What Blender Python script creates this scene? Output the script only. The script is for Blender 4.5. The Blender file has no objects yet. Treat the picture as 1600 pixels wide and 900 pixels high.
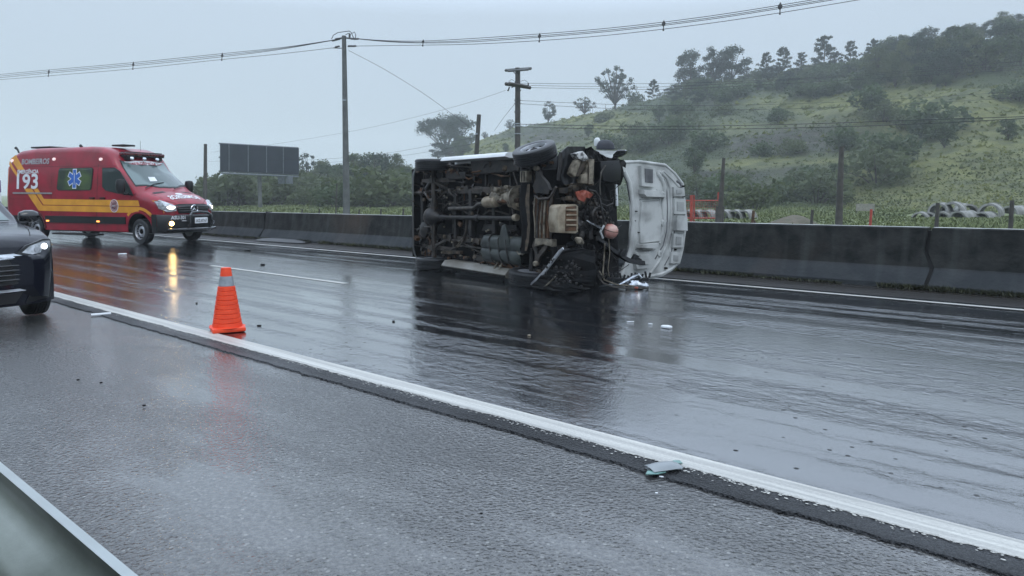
import bpy, bmesh, math, random
import numpy as np
from mathutils import Vector, Matrix, noise
from mathutils.geometry import tessellate_polygon
V = Vector; PI = math.pi; R = math.radians
sc = bpy.context.scene
col = sc.collection
# ------------------------------------------------------------ camera
H = 1.4; F0 = 1150.0; PITCH = R(3.6); CY = 376.0
cam = bpy.data.cameras.new('camera'); camo = bpy.data.objects.new('camera', cam); col.objects.link(camo)
camo.location = (0, 0, H); camo.rotation_euler = (PI/2 - PITCH, 0, 0)
cam.sensor_width = 36; cam.lens = 36*F0/1600; cam.shift_y = -(450-CY)/1600
cam.clip_end = 3000; cam.clip_start = .05
sc.camera = camo
# ------------------------------------------------------------ sky, sun, exposure
SUN_EL, SUN_ROT = R(58), R(150)
wd = bpy.data.worlds.new('World'); sc.world = wd; wd.use_nodes = True
nt = wd.node_tree; nt.nodes.clear()
def nd(t, ty, **k):
    n = t.nodes.new(ty)
    for a, b in k.items():
        if hasattr(n, a): setattr(n, a, b)
        else: n.inputs[a].default_value = b
    return n
out = nd(nt, 'ShaderNodeOutputWorld'); bg = nd(nt, 'ShaderNodeBackground')
sky = nd(nt, 'ShaderNodeTexSky', sky_type='NISHITA', sun_disc=False, sun_elevation=SUN_EL, sun_rotation=SUN_ROT)
sky.dust_density = 3; sky.air_density = 1.2
geo = nd(nt, 'ShaderNodeTexCoord'); sep = nd(nt, 'ShaderNodeSeparateXYZ')
nt.links.new(geo.outputs['Generated'], sep.inputs[0])
rmp = nd(nt, 'ShaderNodeValToRGB')          # overcast: brighter towards the zenith
cr = rmp.color_ramp; cr.elements[0].position = 0; cr.elements[0].color = (4.6, 5.55, 6.4, 1)
cr.elements[1].position = 1; cr.elements[1].color = (15.8, 18.4, 22.0, 1)
for ps, cc in ((.23, (5.6, 6.7, 7.9, 1)), (.285, (8.8, 10.6, 13.0, 1)), (.38, (12.6, 14.9, 18.3, 1)), (.75, (14.3, 17.0, 20.8, 1))):
    e = cr.elements.new(ps); e.color = cc
cn = nd(nt, 'ShaderNodeTexNoise', Scale=1.6, Detail=4.0); nt.links.new(geo.outputs['Generated'], cn.inputs['Vector'])
cm = nd(nt, 'ShaderNodeMapRange'); cm.inputs['To Min'].default_value = .93; cm.inputs['To Max'].default_value = 1.07
nt.links.new(cn.outputs[0], cm.inputs[0])
cmul = nd(nt, 'ShaderNodeVectorMath', operation='SCALE')
nt.links.new(sep.outputs['Z'], rmp.inputs[0]); nt.links.new(rmp.outputs[0], cmul.inputs[0]); nt.links.new(cm.outputs[0], cmul.inputs['Scale'])
mx = nd(nt, 'ShaderNodeMix', data_type='RGBA'); mx.inputs[0].default_value = .88
nt.links.new(sky.outputs[0], mx.inputs[6]); nt.links.new(cmul.outputs[0], mx.inputs[7])
nt.links.new(mx.outputs[2], bg.inputs[0]); bg.inputs[1].default_value = .105; nt.links.new(bg.outputs[0], out.inputs[0])
sl = bpy.data.lights.new('sun', 'SUN'); sl.energy = .5; sl.angle = R(25); sl.color = (1, .97, .93)
so = bpy.data.objects.new('sun', sl); col.objects.link(so)
sdir = V((math.sin(SUN_ROT)*math.cos(SUN_EL), math.cos(SUN_ROT)*math.cos(SUN_EL), math.sin(SUN_EL)))
so.rotation_euler = (-sdir).to_track_quat('-Z', 'Y').to_euler(); so.location = (0, 0, 50)
sc.view_settings.view_transform = 'Standard'; sc.view_settings.look = 'None'
sc.view_settings.exposure = 0; sc.view_settings.gamma = 1
sc.cycles.sample_clamp_indirect = 4; sc.cycles.volume_bounces = 1; sc.cycles.max_bounces = 8
sc.cycles.volume_step_rate = 1

# ------------------------------------------------------------ helpers
def ray(px, py):
    a = (px-800)/F0; b = (CY-py)/F0
    return V((a, math.cos(PITCH)+b*math.sin(PITCH), -math.sin(PITCH)+b*math.cos(PITCH)))
def gp(px, py, z=0.0):
    r = ray(px, py); return r*((z-H)/r.z)+V((0, 0, H))
def at(px, py, Y):
    r = ray(px, py); return r*(Y/r.y)+V((0, 0, H))
RV = V((.7496, -.662, 0)); NV = V((.662, .7496, 0)); ROADROT = math.atan2(RV.y, RV.x)
def rd(s, d, z=0.0): return RV*s + NV*d + V((0, 0, z))

def tag(o, label=None, cat=None, group=None, kind=None):
    if label: o['label'] = label
    if cat: o['category'] = cat
    if group: o['group'] = group
    if kind: o['kind'] = kind
    return o
def thing(name, label, cat, loc=(0, 0, 0), rz=0, group=None, mat=None):
    o = bpy.data.objects.new(name, None); col.objects.link(o); o.empty_display_size = .2
    o.location = loc; o.rotation_euler = (0, 0, rz)
    if mat is not None:
        o.rotation_euler = mat.to_euler()
    return tag(o, label, cat, group)
def kids(o): return [c for c in bpy.data.objects if c.parent == o]
def copy_tree(o, parent=None):
    c = o.copy(); col.objects.link(c); c.parent = parent
    for ch in kids(o): copy_tree(ch, c)
    return c

class MB:
    def __init__(s): s.v = []; s.f = []; s.m = []
    def add(s, vs, fs, mi=0):
        b = len(s.v); s.v += [tuple(v) for v in vs]; s.f += [tuple(i+b for i in f) for f in fs]; s.m += [mi]*len(fs); return s
    def box(s, c, d, rot=None, mi=0):
        c = V(c); d = V(d)/2; vs = []
        for x in (-1, 1):
            for y in (-1, 1):
                for z in (-1, 1):
                    p = V((x*d.x, y*d.y, z*d.z)); p = rot @ p if rot else p; vs.append(c+p)
        return s.add(vs, [(0, 1, 3, 2), (4, 6, 7, 5), (0, 4, 5, 1), (2, 3, 7, 6), (0, 2, 6, 4), (1, 5, 7, 3)], mi)
    def tube(s, pts, r, n=8, mi=0, flat=1.0):
        pts = [V(p) for p in pts]; k = len(pts); rs = r if isinstance(r, (list, tuple)) else [r]*k
        vs = []; up = None
        for i, p in enumerate(pts):
            t = (pts[min(i+1, k-1)]-pts[max(i-1, 0)]).normalized()
            if up is None:
                up = V((0, 0, 1)) if abs(t.z) < .9 else V((1, 0, 0))
            a = t.cross(up); a = a.normalized() if a.length > 1e-5 else V((1, 0, 0)); b = a.cross(t).normalized(); up = b
            for j in range(n):
                th = 2*PI*j/n; vs.append(p+a*math.cos(th)*rs[i]+b*math.sin(th)*rs[i]*flat)
        fs = [(i*n+j, i*n+(j+1) % n, (i+1)*n+(j+1) % n, (i+1)*n+j) for i in range(k-1) for j in range(n)]
        fs += [tuple(range(n-1, -1, -1)), tuple(range((k-1)*n, k*n))]
        return s.add(vs, fs, mi)
    def cyl(s, a, b, r, n=16, mi=0): return s.tube([a, b], r, n, mi)
    def lathe(s, prof, c, ax, n=24, mi=0, closed=False):   # prof: (radius, along axis)
        ax = V(ax).normalized(); q = ax.to_track_quat('Z', 'Y').to_matrix(); c = V(c); vs = []
        for rr, h in prof:
            for j in range(n):
                th = 2*PI*j/n; vs.append(c+q @ V((rr*math.cos(th), rr*math.sin(th), h)))
        k = len(prof); fs = [(i*n+j, i*n+(j+1) % n, (i+1)*n+(j+1) % n, (i+1)*n+j) for i in range(k-1) for j in range(n)]
        if closed: fs += [((k-1)*n+j, (k-1)*n+(j+1) % n, (j+1) % n, j) for j in range(n)]
        else:
            fs += [tuple(range(n-1, -1, -1)), tuple(range((k-1)*n, k*n))]
        return s.add(vs, fs, mi)
    def prism(s, poly, d, mi=0):
        poly = [V(p) for p in poly]; d = V(d); n = len(poly)
        vs = poly+[p+d for p in poly]
        fs = [(i, (i+1) % n, n+(i+1) % n, n+i) for i in range(n)]
        tr = tessellate_polygon([poly])
        fs += [tuple(t) for t in tr]+[tuple(n+i for i in reversed(t)) for t in tr]
        return s.add(vs, fs, mi)
    def sheet(s, rows, mi=0):
        m = len(rows[0]); vs = [p for r in rows for p in r]
        return s.add(vs, [(i*m+j, i*m+j+1, (i+1)*m+j+1, (i+1)*m+j) for i in range(len(rows)-1) for j in range(m-1)], mi)
    def build(s, name, mats, parent=None, smooth=30, bevel=0, recalc=True):
        me = bpy.data.meshes.new(name); me.from_pydata(s.v, [], s.f)
        mats = mats if isinstance(mats, (list, tuple)) else [mats]
        for m in mats: me.materials.append(m)
        if len(mats) > 1: me.polygons.foreach_set('material_index', s.m)
        if recalc or bevel or smooth:
            bm = bmesh.new(); bm.from_mesh(me)
            if recalc: bmesh.ops.recalc_face_normals(bm, faces=bm.faces)
            if bevel:
                es = [e for e in bm.edges if len(e.link_faces) == 2 and e.calc_face_angle(0) > .6]
                bmesh.ops.bevel(bm, geom=es, offset=bevel, segments=2, affect='EDGES', profile=.6)
            if smooth:
                for f in bm.faces: f.smooth = True
                for e in bm.edges:
                    if len(e.link_faces) != 2 or e.calc_face_angle(0) > R(smooth): e.smooth = False
            bm.to_mesh(me); bm.free()
        me.update()
        o = bpy.data.objects.new(name, me); col.objects.link(o)
        if parent: o.parent = parent
        return o

def rotm(ax, a): return Matrix.Rotation(a, 3, ax)

# ------------------------------------------------------------ materials
def M(name, c, rough=.6, metal=0.0, c2=None, vs=6.0, bump=0.0, bs=40.0, coat=0.0, ior=1.45, det=5.0, emit=None, es=0, lo=.35, hi=.65, bd=.01, r2=None):
    m = bpy.data.materials.new(name); m.use_nodes = True; t = m.node_tree; b = t.nodes['Principled BSDF']
    b.inputs['Roughness'].default_value = rough; b.inputs['Metallic'].default_value = metal; b.inputs['IOR'].default_value = ior
    b.inputs['Base Color'].default_value = (*c, 1)
    if coat: b.inputs['Coat Weight'].default_value = coat; b.inputs['Coat Roughness'].default_value = .06
    tc = nd(t, 'ShaderNodeTexCoord')
    if c2 is None: c2 = tuple(x*.72 for x in c)
    n = nd(t, 'ShaderNodeTexNoise', Scale=vs, Detail=det); t.links.new(tc.outputs['Object'], n.inputs['Vector'])
    mr = nd(t, 'ShaderNodeMapRange'); mr.inputs[1].default_value = lo; mr.inputs[2].default_value = hi
    t.links.new(n.outputs[0], mr.inputs[0])
    x = nd(t, 'ShaderNodeMix', data_type='RGBA'); x.inputs[6].default_value = (*c, 1); x.inputs[7].default_value = (*c2, 1)
    t.links.new(mr.outputs[0], x.inputs[0]); t.links.new(x.outputs[2], b.inputs['Base Color'])
    if r2 is not None:
        q = nd(t, 'ShaderNodeMapRange'); q.inputs[3].default_value = rough; q.inputs[4].default_value = r2
        t.links.new(mr.outputs[0], q.inputs[0]); t.links.new(q.outputs[0], b.inputs['Roughness'])
    if bump:
        n2 = nd(t, 'ShaderNodeTexNoise', Scale=bs, Detail=4.0); t.links.new(tc.outputs['Object'], n2.inputs['Vector'])
        bp = nd(t, 'ShaderNodeBump', Strength=bump, Distance=bd); t.links.new(n2.outputs[0], bp.inputs['Height']); t.links.new(bp.outputs[0], b.inputs['Normal'])
    if emit:
        b.inputs['Emission Color'].default_value = (*emit, 1); b.inputs['Emission Strength'].default_value = es
    return m
MT = {}
MT['rubber'] = M('rubber', (.016, .017, .019), .38, bump=.3, bs=90)
MT['steelrim'] = M('steelrim', (.42, .43, .45), .35, .6, vs=20)
MT['chrome'] = M('chrome', (.75, .77, .8), .12, 1.0)
MT['blackplastic'] = M('blackplastic', (.008, .0085, .010), .38, vs=14)
MT['glossblack'] = M('glossblack', (.008, .009, .012), .12, coat=.6)
MT['red'] = M('red', (.31, .006, .026), .32, c2=(.20, .010, .020), vs=2.6, coat=.2)
MT['reddark'] = M('reddark', (.09, .008, .012), .5)
MT['yellow'] = M('yellow', (.72, .33, .035), .35, c2=(.6, .27, .03), vs=3)
MT['whiteprint'] = M('whiteprint', (.72, .74, .76), .4, c2=(.6, .62, .64))
MT['blueprint'] = M('blueprint', (.02, .13, .5), .4)
MT['glassdark'] = M('glassdark', (.02, .03, .032), .05, c2=(.03, .045, .045), vs=1.2, ior=1.6)
MT['glasspale'] = M('glasspale', (.13, .18, .18), .06, c2=(.06, .09, .09), vs=1.6, ior=1.55, det=1.0, lo=.45, hi=.55)
MT['glassgreen'] = M('glassgreen', (.06, .09, .06), .1, c2=(.13, .19, .09), vs=1.8, ior=1.5, det=2.0)
MT['lens'] = M('lens', (.55, .57, .6), .08, .3, c2=(.2, .21, .22), vs=12, coat=1)
MT['headlit'] = M('headlit', (.9, .9, .9), .3, emit=(1, .93, .8), es=2.2)
MT['foglit'] = M('foglit', (.9, .8, .6), .3, emit=(1, .62, .2), es=36)
MT['carlit'] = M('carlit', (.9, .9, .95), .3, emit=(.9, .95, 1), es=4)
MT['marker'] = M('marker', (.8, .25, .05), .3, emit=(1, .35, .08), es=2.5)
MT['blink'] = M('blink', (.9, .7, .7), .3, emit=(1, .75, .72), es=.55)
MT['lightbar'] = M('lightbar', (.12, .012, .02), .15, c2=(.03, .005, .01), vs=14, coat=1)
MT['navy'] = M('navy', (.004, .005, .012), .20, c2=(.003, .004, .009), vs=3, coat=.12, ior=1.33)
MT['cone'] = M('cone', (.85, .075, .02), .5, c2=(.75, .055, .015), vs=12, bump=.1, bs=30)
MT['conecollar'] = M('conecollar', (.32, .35, .38), .35, .2, vs=18)
MT['galv'] = M('galv', (.26, .28, .25), .28, .85, c2=(.12, .135, .115), vs=2.2, bump=.06, bs=60, r2=.5)
MT['galvdark'] = M('galvdark', (.16, .18, .165), .4, .4, c2=(.08, .09, .08), vs=5)
MT['polecon'] = M('polecon', (.12, .125, .125), .8, c2=(.08, .085, .085), vs=2.5, bump=.3, bs=15)
MT['polewood'] = M('polewood', (.075, .068, .062), .8, c2=(.04, .037, .034), vs=4, bump=.4, bs=25)
MT['wire'] = M('wire', (.03, .032, .036), .6)
MT['insul'] = M('insul', (.05, .05, .055), .3)
MT['pipecon'] = M('pipecon', (.30, .30, .28), .85, c2=(.15, .15, .14), vs=2.2, bump=.3, bs=20)
MT['gatered'] = M('gatered', (.42, .06, .04), .5, c2=(.28, .05, .04), vs=8)
MT['billface'] = M('billface', (.012, .018, .028), .5, c2=(.02, .027, .04), vs=.6)
MT['billframe'] = M('billframe', (.16, .18, .2), .5, .2)
MT['dirt'] = M('dirt', (.12, .1, .075), .9, c2=(.08, .075, .05), vs=3, bump=.6, bs=8, bd=.05)
# wreck
MT['grime'] = M('grime', (.004, .0045, .0055), .6, c2=(.009, .008, .0075), vs=6, bump=.4, bs=35, ior=1.25)
MT['grime2'] = M('grime2', (.026, .022, .019), .5, c2=(.007, .007, .008), vs=9, bump=.4, bs=40)
MT['frame'] = M('frame', (.055, .043, .034), .5, c2=(.010, .009, .008), vs=7, bump=.3, bs=40)
MT['mud'] = M('mud', (.12, .09, .06), .75, c2=(.025, .02, .016), vs=8, bump=.6, bs=30)
MT['alu'] = M('alu', (.27, .235, .18), .6, .2, c2=(.06, .05, .035), vs=10, bump=.4, bs=45)
MT['alu2'] = M('alu2', (.36, .31, .23), .5, .2, c2=(.17, .13, .085), vs=7, bump=.3, bs=45)
MT['rust'] = M('rust', (.13, .065, .032), .85, c2=(.03, .02, .014), vs=6, bump=.4, bs=30)
MT['tank'] = M('tank', (.05, .058, .052), .5, c2=(.014, .018, .018), vs=5, bump=.2, bs=12)
MT['pipe'] = M('pipe', (.10, .09, .08), .42, .4, c2=(.03, .027, .024), vs=10, bump=.2, bs=50)
MT['whitevan'] = M('whitevan', (.66, .68, .69), .3, c2=(.52, .54, .54), vs=2.0, coat=.4)
MT['hoodin'] = M('hoodin', (.47, .48, .465), .42, c2=(.27, .275, .265), vs=3.2, det=10.0, bump=.3, bs=9, lo=.45, hi=.68)
MT['hoodgapshade'] = M('hoodgapshade', (.12, .125, .13), .5, c2=(.06, .06, .065), vs=5)  # dark tone for gaps and for shade painted along the bonnet pressings
MT['orange'] = M('orange', (.28, .06, .035), .6, c2=(.2, .05, .03), vs=14)
MT['ballmat'] = M('ballmat', (.5, .30, .25), .35, c2=(.36, .11, .09), vs=5, coat=.3)
MT['silver'] = M('silver', (.6, .62, .65), .12, .9, c2=(.3, .31, .33), vs=15)
MT['shardgreen'] = M('shardgreen', (.18, .32, .3), .3, c2=(.12, .22, .2), vs=15)
MT['mirrorback'] = M('mirrorback', (.26, .28, .29), .35, c2=(.2, .22, .23), vs=8)
MT['hat'] = M('hat', (.03, .034, .045), .6, c2=(.02, .022, .03), vs=6)
# foliage
def leafmat(name, c, c2, vs=.7):
    m = M(name, c, .65, c2=c2, vs=vs, det=3.0, lo=.38, hi=.62); t = m.node_tree; b = t.nodes['Principled BSDF']
    tl_ = nd(t, 'ShaderNodeBsdfTranslucent'); ms_ = nd(t, 'ShaderNodeMixShader'); ms_.inputs[0].default_value = .45; src = b.inputs['Base Color'].links[0].from_socket
    t.links.new(src, tl_.inputs['Color']); t.links.new(b.outputs[0], ms_.inputs[1]); t.links.new(tl_.outputs[0], ms_.inputs[2])
    t.links.new(ms_.outputs[0], [n_ for n_ in t.nodes if n_.type == 'OUTPUT_MATERIAL'][0].inputs['Surface'])
    return m
MT['leafA'] = leafmat('leafA', (.085, .12, .055), (.045, .07, .036))
MT['leafB'] = leafmat('leafB', (.11, .135, .06), (.06, .08, .038), .25)
MT['leafC'] = leafmat('leafC', (.036, .062, .038), (.018, .036, .024))
MT['leafD'] = leafmat('leafD', (.19, .205, .06), (.10, .12, .04), .15)
MT['bark'] = M('bark', (.07, .06, .05), .85, vs=3)
MT['grassA'] = M('grassA', (.15, .175, .065), .8, c2=(.09, .115, .045), vs=.25, det=6.0)
MT['weed'] = M('weed', (.055, .058, .026), .75, c2=(.03, .034, .018), vs=2.0)
MT['scrub'] = M('scrub', (.115, .15, .05), .75, c2=(.03, .052, .024), vs=.09, det=8.0, lo=.4, hi=.62)
# ------------------------------------------------------------ wet road materials
def roadmat(name, c, c2, r0, r1, agg, aggs, rip=0.0, rings=0.0, ior=1.5, streak=(.10, 1.6), coat=0.0, ripscale=9.0, spk=0.0, wet=(.4, .62), aggd=.012, aggmin=.45):
    m = bpy.data.materials.new(name); m.use_nodes = True; t = m.node_tree; b = t.nodes['Principled BSDF']; L = t.links.new
    tc = nd(t, 'ShaderNodeTexCoord'); O = tc.outputs['Object']
    mp = nd(t, 'ShaderNodeMapping'); mp.inputs['Scale'].default_value = (streak[0], streak[1], 1); L(O, mp.inputs[0])
    n1 = nd(t, 'ShaderNodeTexNoise', Scale=1.0, Detail=6.0, Roughness=.6); L(mp.outputs[0], n1.inputs['Vector'])
    n2 = nd(t, 'ShaderNodeTexNoise', Scale=aggs, Detail=3.0, Roughness=.7); L(O, n2.inputs['Vector'])
    vo = nd(t, 'ShaderNodeTexVoronoi', Scale=aggs*1.3); L(O, vo.inputs['Vector'])
    mr = nd(t, 'ShaderNodeMapRange'); mr.inputs[1].default_value = wet[0]; mr.inputs[2].default_value = wet[1]; L(n1.outputs[0], mr.inputs[0])
    # colour: fine aggregate grain over broad wear
    g = nd(t, 'ShaderNodeMapRange'); g.inputs[1].default_value = .35; g.inputs[2].default_value = .7; L(n2.outputs[0], g.inputs[0])
    x = nd(t, 'ShaderNodeMix', data_type='RGBA'); x.inputs[6].default_value = (*c2, 1); x.inputs[7].default_value = (*c, 1); L(g.outputs[0], x.inputs[0])
    x2 = nd(t, 'ShaderNodeMix', data_type='RGBA', blend_type='MULTIPLY'); x2.inputs[7].default_value = (.72, .72, .74, 1)
    L(mr.outputs[0], x2.inputs[0]); L(x.outputs[2], x2.inputs[6]); L(x2.outputs[2], b.inputs['Base Color'])
    if spk:
        vs_ = nd(t, 'ShaderNodeTexVoronoi', Scale=aggs*.55); L(O, vs_.inputs['Vector'])
        sm = nd(t, 'ShaderNodeMath', operation='LESS_THAN'); sm.inputs[1].default_value = .16; L(vs_.outputs['Distance'], sm.inputs[0])
        sx = nd(t, 'ShaderNodeMix', data_type='RGBA'); sx.inputs[7].default_value = (spk, spk, spk*.95, 1)
        L(sm.outputs[0], sx.inputs[0]); L(x2.outputs[2], sx.inputs[6]); L(sx.outputs[2], b.inputs['Base Color'])
    rr = nd(t, 'ShaderNodeMapRange'); rr.inputs[3].default_value = r0; rr.inputs[4].default_value = r1
    L(mr.outputs[0], rr.inputs[0]); L(rr.outputs[0], b.inputs['Roughness'])
    b.inputs['IOR'].default_value = ior
    if coat: b.inputs['Coat Weight'].default_value = coat; b.inputs['Coat Roughness'].default_value = .03; b.inputs['Coat IOR'].default_value = 1.5
    # relief: aggregate where the film is thin, ripples and drop rings on the water
    ad = nd(t, 'ShaderNodeMath', operation='MULTIPLY'); L(n2.outputs[0], ad.inputs[0]); L(vo.outputs['Distance'], ad.inputs[1])
    st = nd(t, 'ShaderNodeMapRange'); st.inputs[3].default_value = agg*aggmin; st.inputs[4].default_value = agg; L(mr.outputs[0], st.inputs[0])
    bp = nd(t, 'ShaderNodeBump', Distance=aggd); L(ad.outputs[0], bp.inputs['Height']); L(st.outputs[0], bp.inputs['Strength'])
    last = bp
    if rip:
        mp2 = nd(t, 'ShaderNodeMapping'); mp2.inputs['Scale'].default_value = (.85, 1.35, 1); mp2.inputs['Rotation'].default_value = (0, 0, .25); L(O, mp2.inputs[0])
        n3 = nd(t, 'ShaderNodeTexNoise', Scale=ripscale, Detail=5.0, Roughness=.65, Distortion=.5); L(mp2.outputs[0], n3.inputs['Vector'])
        bp2 = nd(t, 'ShaderNodeBump', Strength=rip, Distance=.02); L(n3.outputs[0], bp2.inputs['Height']); L(last.outputs[0], bp2.inputs['Normal']); last = bp2
        mpb = nd(t, 'ShaderNodeMapping'); mpb.inputs['Scale'].default_value = (.16, 2.6, 1); mpb.inputs['Location'].default_value = (3, 7, 0); L(O, mpb.inputs[0])
        nb = nd(t, 'ShaderNodeTexNoise', Scale=1.0, Detail=5.0, Roughness=.6); L(mpb.outputs[0], nb.inputs['Vector'])
        rb = nd(t, 'ShaderNodeMapRange'); rb.inputs[1].default_value = .46; rb.inputs[2].default_value = .74; rb.inputs[3].default_value = rip*.05; rb.inputs[4].default_value = rip*1.2; L(nb.outputs[0], rb.inputs[0]); L(rb.outputs[0], bp2.inputs['Strength'])
    if rings:
        vr = nd(t, 'ShaderNodeTexVoronoi', Scale=8.5); vr.inputs['Randomness'].default_value = 1; L(O, vr.inputs['Vector'])
        w1 = nd(t, 'ShaderNodeMath', operation='MULTIPLY'); w1.inputs[1].default_value = 120; L(vr.outputs['Distance'], w1.inputs[0])
        w2 = nd(t, 'ShaderNodeMath', operation='SINE'); L(w1.outputs[0], w2.inputs[0])
        w3 = nd(t, 'ShaderNodeMapRange'); w3.inputs[1].default_value = .13; w3.inputs[2].default_value = .02; L(vr.outputs['Distance'], w3.inputs[0])
        w4 = nd(t, 'ShaderNodeMath', operation='MULTIPLY'); L(w2.outputs[0], w4.inputs[0]); L(w3.outputs[0], w4.inputs[1])
        vc = nd(t, 'ShaderNodeSeparateColor'); L(vr.outputs['Color'], vc.inputs[0]); vg = nd(t, 'ShaderNodeMath', operation='GREATER_THAN'); vg.inputs[1].default_value = .45; L(vc.outputs[0], vg.inputs[0])
        w5 = nd(t, 'ShaderNodeMath', operation='MULTIPLY'); L(w4.outputs[0], w5.inputs[0]); L(vg.outputs[0], w5.inputs[1]); vm = nd(t, 'ShaderNodeMath', operation='MULTIPLY'); L(w5.outputs[0], vm.inputs[0]); L(vc.outputs[1], vm.inputs[1])
        bp3 = nd(t, 'ShaderNodeBump', Strength=rings, Distance=.009); L(vm.outputs[0], bp3.inputs['Height']); L(last.outputs[0], bp3.inputs['Normal']); last = bp3
    L(last.outputs[0], b.inputs['Normal']); L(last.outputs[0], b.inputs['Coat Normal'])
    return m
MT['lanes'] = roadmat('lanes', (.016, .018, .022), (.007, .008, .010), .03, .11, .25, 60, rip=1.0, rings=1.0, aggd=.006, ior=1.6, coat=1.0, wet=(.42, .66))
MT['shoulder'] = roadmat('shoulder', (.13, .128, .122), (.03, .03, .031), .07, .30, 1.0, 38, rip=.12, aggmin=.2, aggd=.016, ior=1.62, streak=(.35, .9), coat=.35, spk=.16, wet=(.38, .6))
MT['strip'] = roadmat('strip', (.045, .048, .053), (.012, .013, .016), .34, .55, 1.0, 48, aggd=.07, ior=1.45, streak=(.6, 3))
MT['farshoulder'] = roadmat('farshoulder', (.042, .037, .033), (.018, .017, .016), .25, .5, .6, 40, ior=1.45, streak=(.15, 2))
def paintmat(name, hi=.60, worn=.34):
    m = roadmat(name, (hi, hi*.985, hi*.90), (hi*.78, hi*.77, hi*.71), .28, .5, .5, 55, ior=1.5, streak=(.25, 14)); t = m.node_tree; b = t.nodes['Principled BSDF']; L = t.links.new
    src = b.inputs['Base Color'].links[0].from_socket
    tc = nd(t, 'ShaderNodeTexCoord'); mp = nd(t, 'ShaderNodeMapping'); mp.inputs['Scale'].default_value = (.5, 26, 1); L(tc.outputs['Object'], mp.inputs[0])
    n = nd(t, 'ShaderNodeTexNoise', Scale=1.0, Detail=6.0); L(mp.outputs[0], n.inputs['Vector'])
    mr = nd(t, 'ShaderNodeMapRange'); mr.inputs[1].default_value = .48; mr.inputs[2].default_value = .66; mr.inputs[4].default_value = .8; L(n.outputs[0], mr.inputs[0])
    x = nd(t, 'ShaderNodeMix', data_type='RGBA'); x.inputs[7].default_value = (worn*.75, worn*.74, worn*.7, 1)
    L(mr.outputs[0], x.inputs[0]); L(src, x.inputs[6]); L(x.outputs[2], b.inputs['Base Color'])
    return m
MT['paint'] = paintmat('paint')

# ------------------------------------------------------------ road: sheets in the road frame (x along the road, y across)
def road_obj(name, mb, m, z):
    o = mb.build(name, m, smooth=0); o.location = (0, 0, z); o.rotation_euler = (0, 0, ROADROT); return tag(o, kind='structure')
S0, S1 = -420.0, 160.0
rng = random.Random(5)
def frange(a, b, st):
    r = []; x = a
    while x < b: r.append(x); x += st
    r.append(b); return r
def flat(name, m, z, d0, d1):
    mb = MB(); mb.sheet([[(s, d, 0) for d in (d0, d1)] for s in frange(S0, S1, 20)]); return road_obj(name, mb, m, z)
flat('near_shoulder_pavement', MT['shoulder'], 0, -14, 3.24)
flat('wet_road', MT['lanes'], .008, 3.24, 10.92)
flat('far_shoulder_pavement', MT['farshoulder'], .003, 10.92, 13.6)
def nz(a, b, s=0): return noise.noise(V((a, b, s)))
# raised rough strip with a ragged edge
ss = frange(S0, -30, 10)[:-1]+frange(-30, -8, .12)[:-1]+frange(-8, 2.5, .022)[:-1]+frange(2.5, 40, .6)
top = [(s, 3.165+.05*nz(s*.9, 1)+.022*nz(s*7, 2)+(.012*nz(s*26, 3) if s > -30 else 0)) for s in ss]
mb = MB(); mb.sheet([[(s, d-.006, -.012), (s, d, 0), (s, 3.40, 0)] for s, d in top])
road_obj('rough_asphalt_strip', mb, MT['strip'], .013)
# near edge line: thick worn paint with a crumbly lower edge
rows = []
for s in ss:
    fr = (.018*nz(s*2.2, 7)+.014*nz(s*13, 8)+.012*nz(s*38, 9)) if s > -30 else 0
    rows.append([(s, 3.325+fr-.002, -.003), (s, 3.325+fr, 0), (s, 3.50+.004*nz(s*3, 4), 0), (s, 3.503, -.006)])
mb = MB(); mb.sheet(rows)
for i in range(1500):          # paint crumbs on the coarse stone beside the line
    s = rng.uniform(-9, 1.5); d = 3.335-abs(rng.gauss(0, .03)); r = rng.uniform(.002, .006)
    mb.add([(s+r*1.8*math.cos(a), d+r*math.sin(a), .0005) for a in (0, 1.3, 2.4, 3.6, 5)], [(0, 1, 2, 3, 4)])
road_obj('near_edge_line', mb, MT['paint'], .0175)
mb = MB(); mb.sheet([[(s, 10.60, 0), (s, 10.72, 0)] for s in frange(S0, S1, 20)]); road_obj('far_edge_line', mb, MT['paint'], .013)
mb = MB()
for k in range(-8, 3):         # lane dashes
    s0 = -13.9+k*16.0
    if k == 1: s0 = 2.3
    mb.sheet([[(s, 6.79, 0), (s, 6.90, 0)] for s in (s0, s0+2.2, s0+4.4)])
road_obj('lane_dashes', mb, MT['paint'], .0125)

# ------------------------------------------------------------ ground and hill
gm = MB(); gm.sheet([[(x, y, 0) for x in np.linspace(-900, 900, 10)] for y in np.linspace(-400, 900, 8)])
g = tag(gm.build('ground', MT['grassA'], smooth=0), kind='structure'); g.location = (0, 0, -.06)
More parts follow.
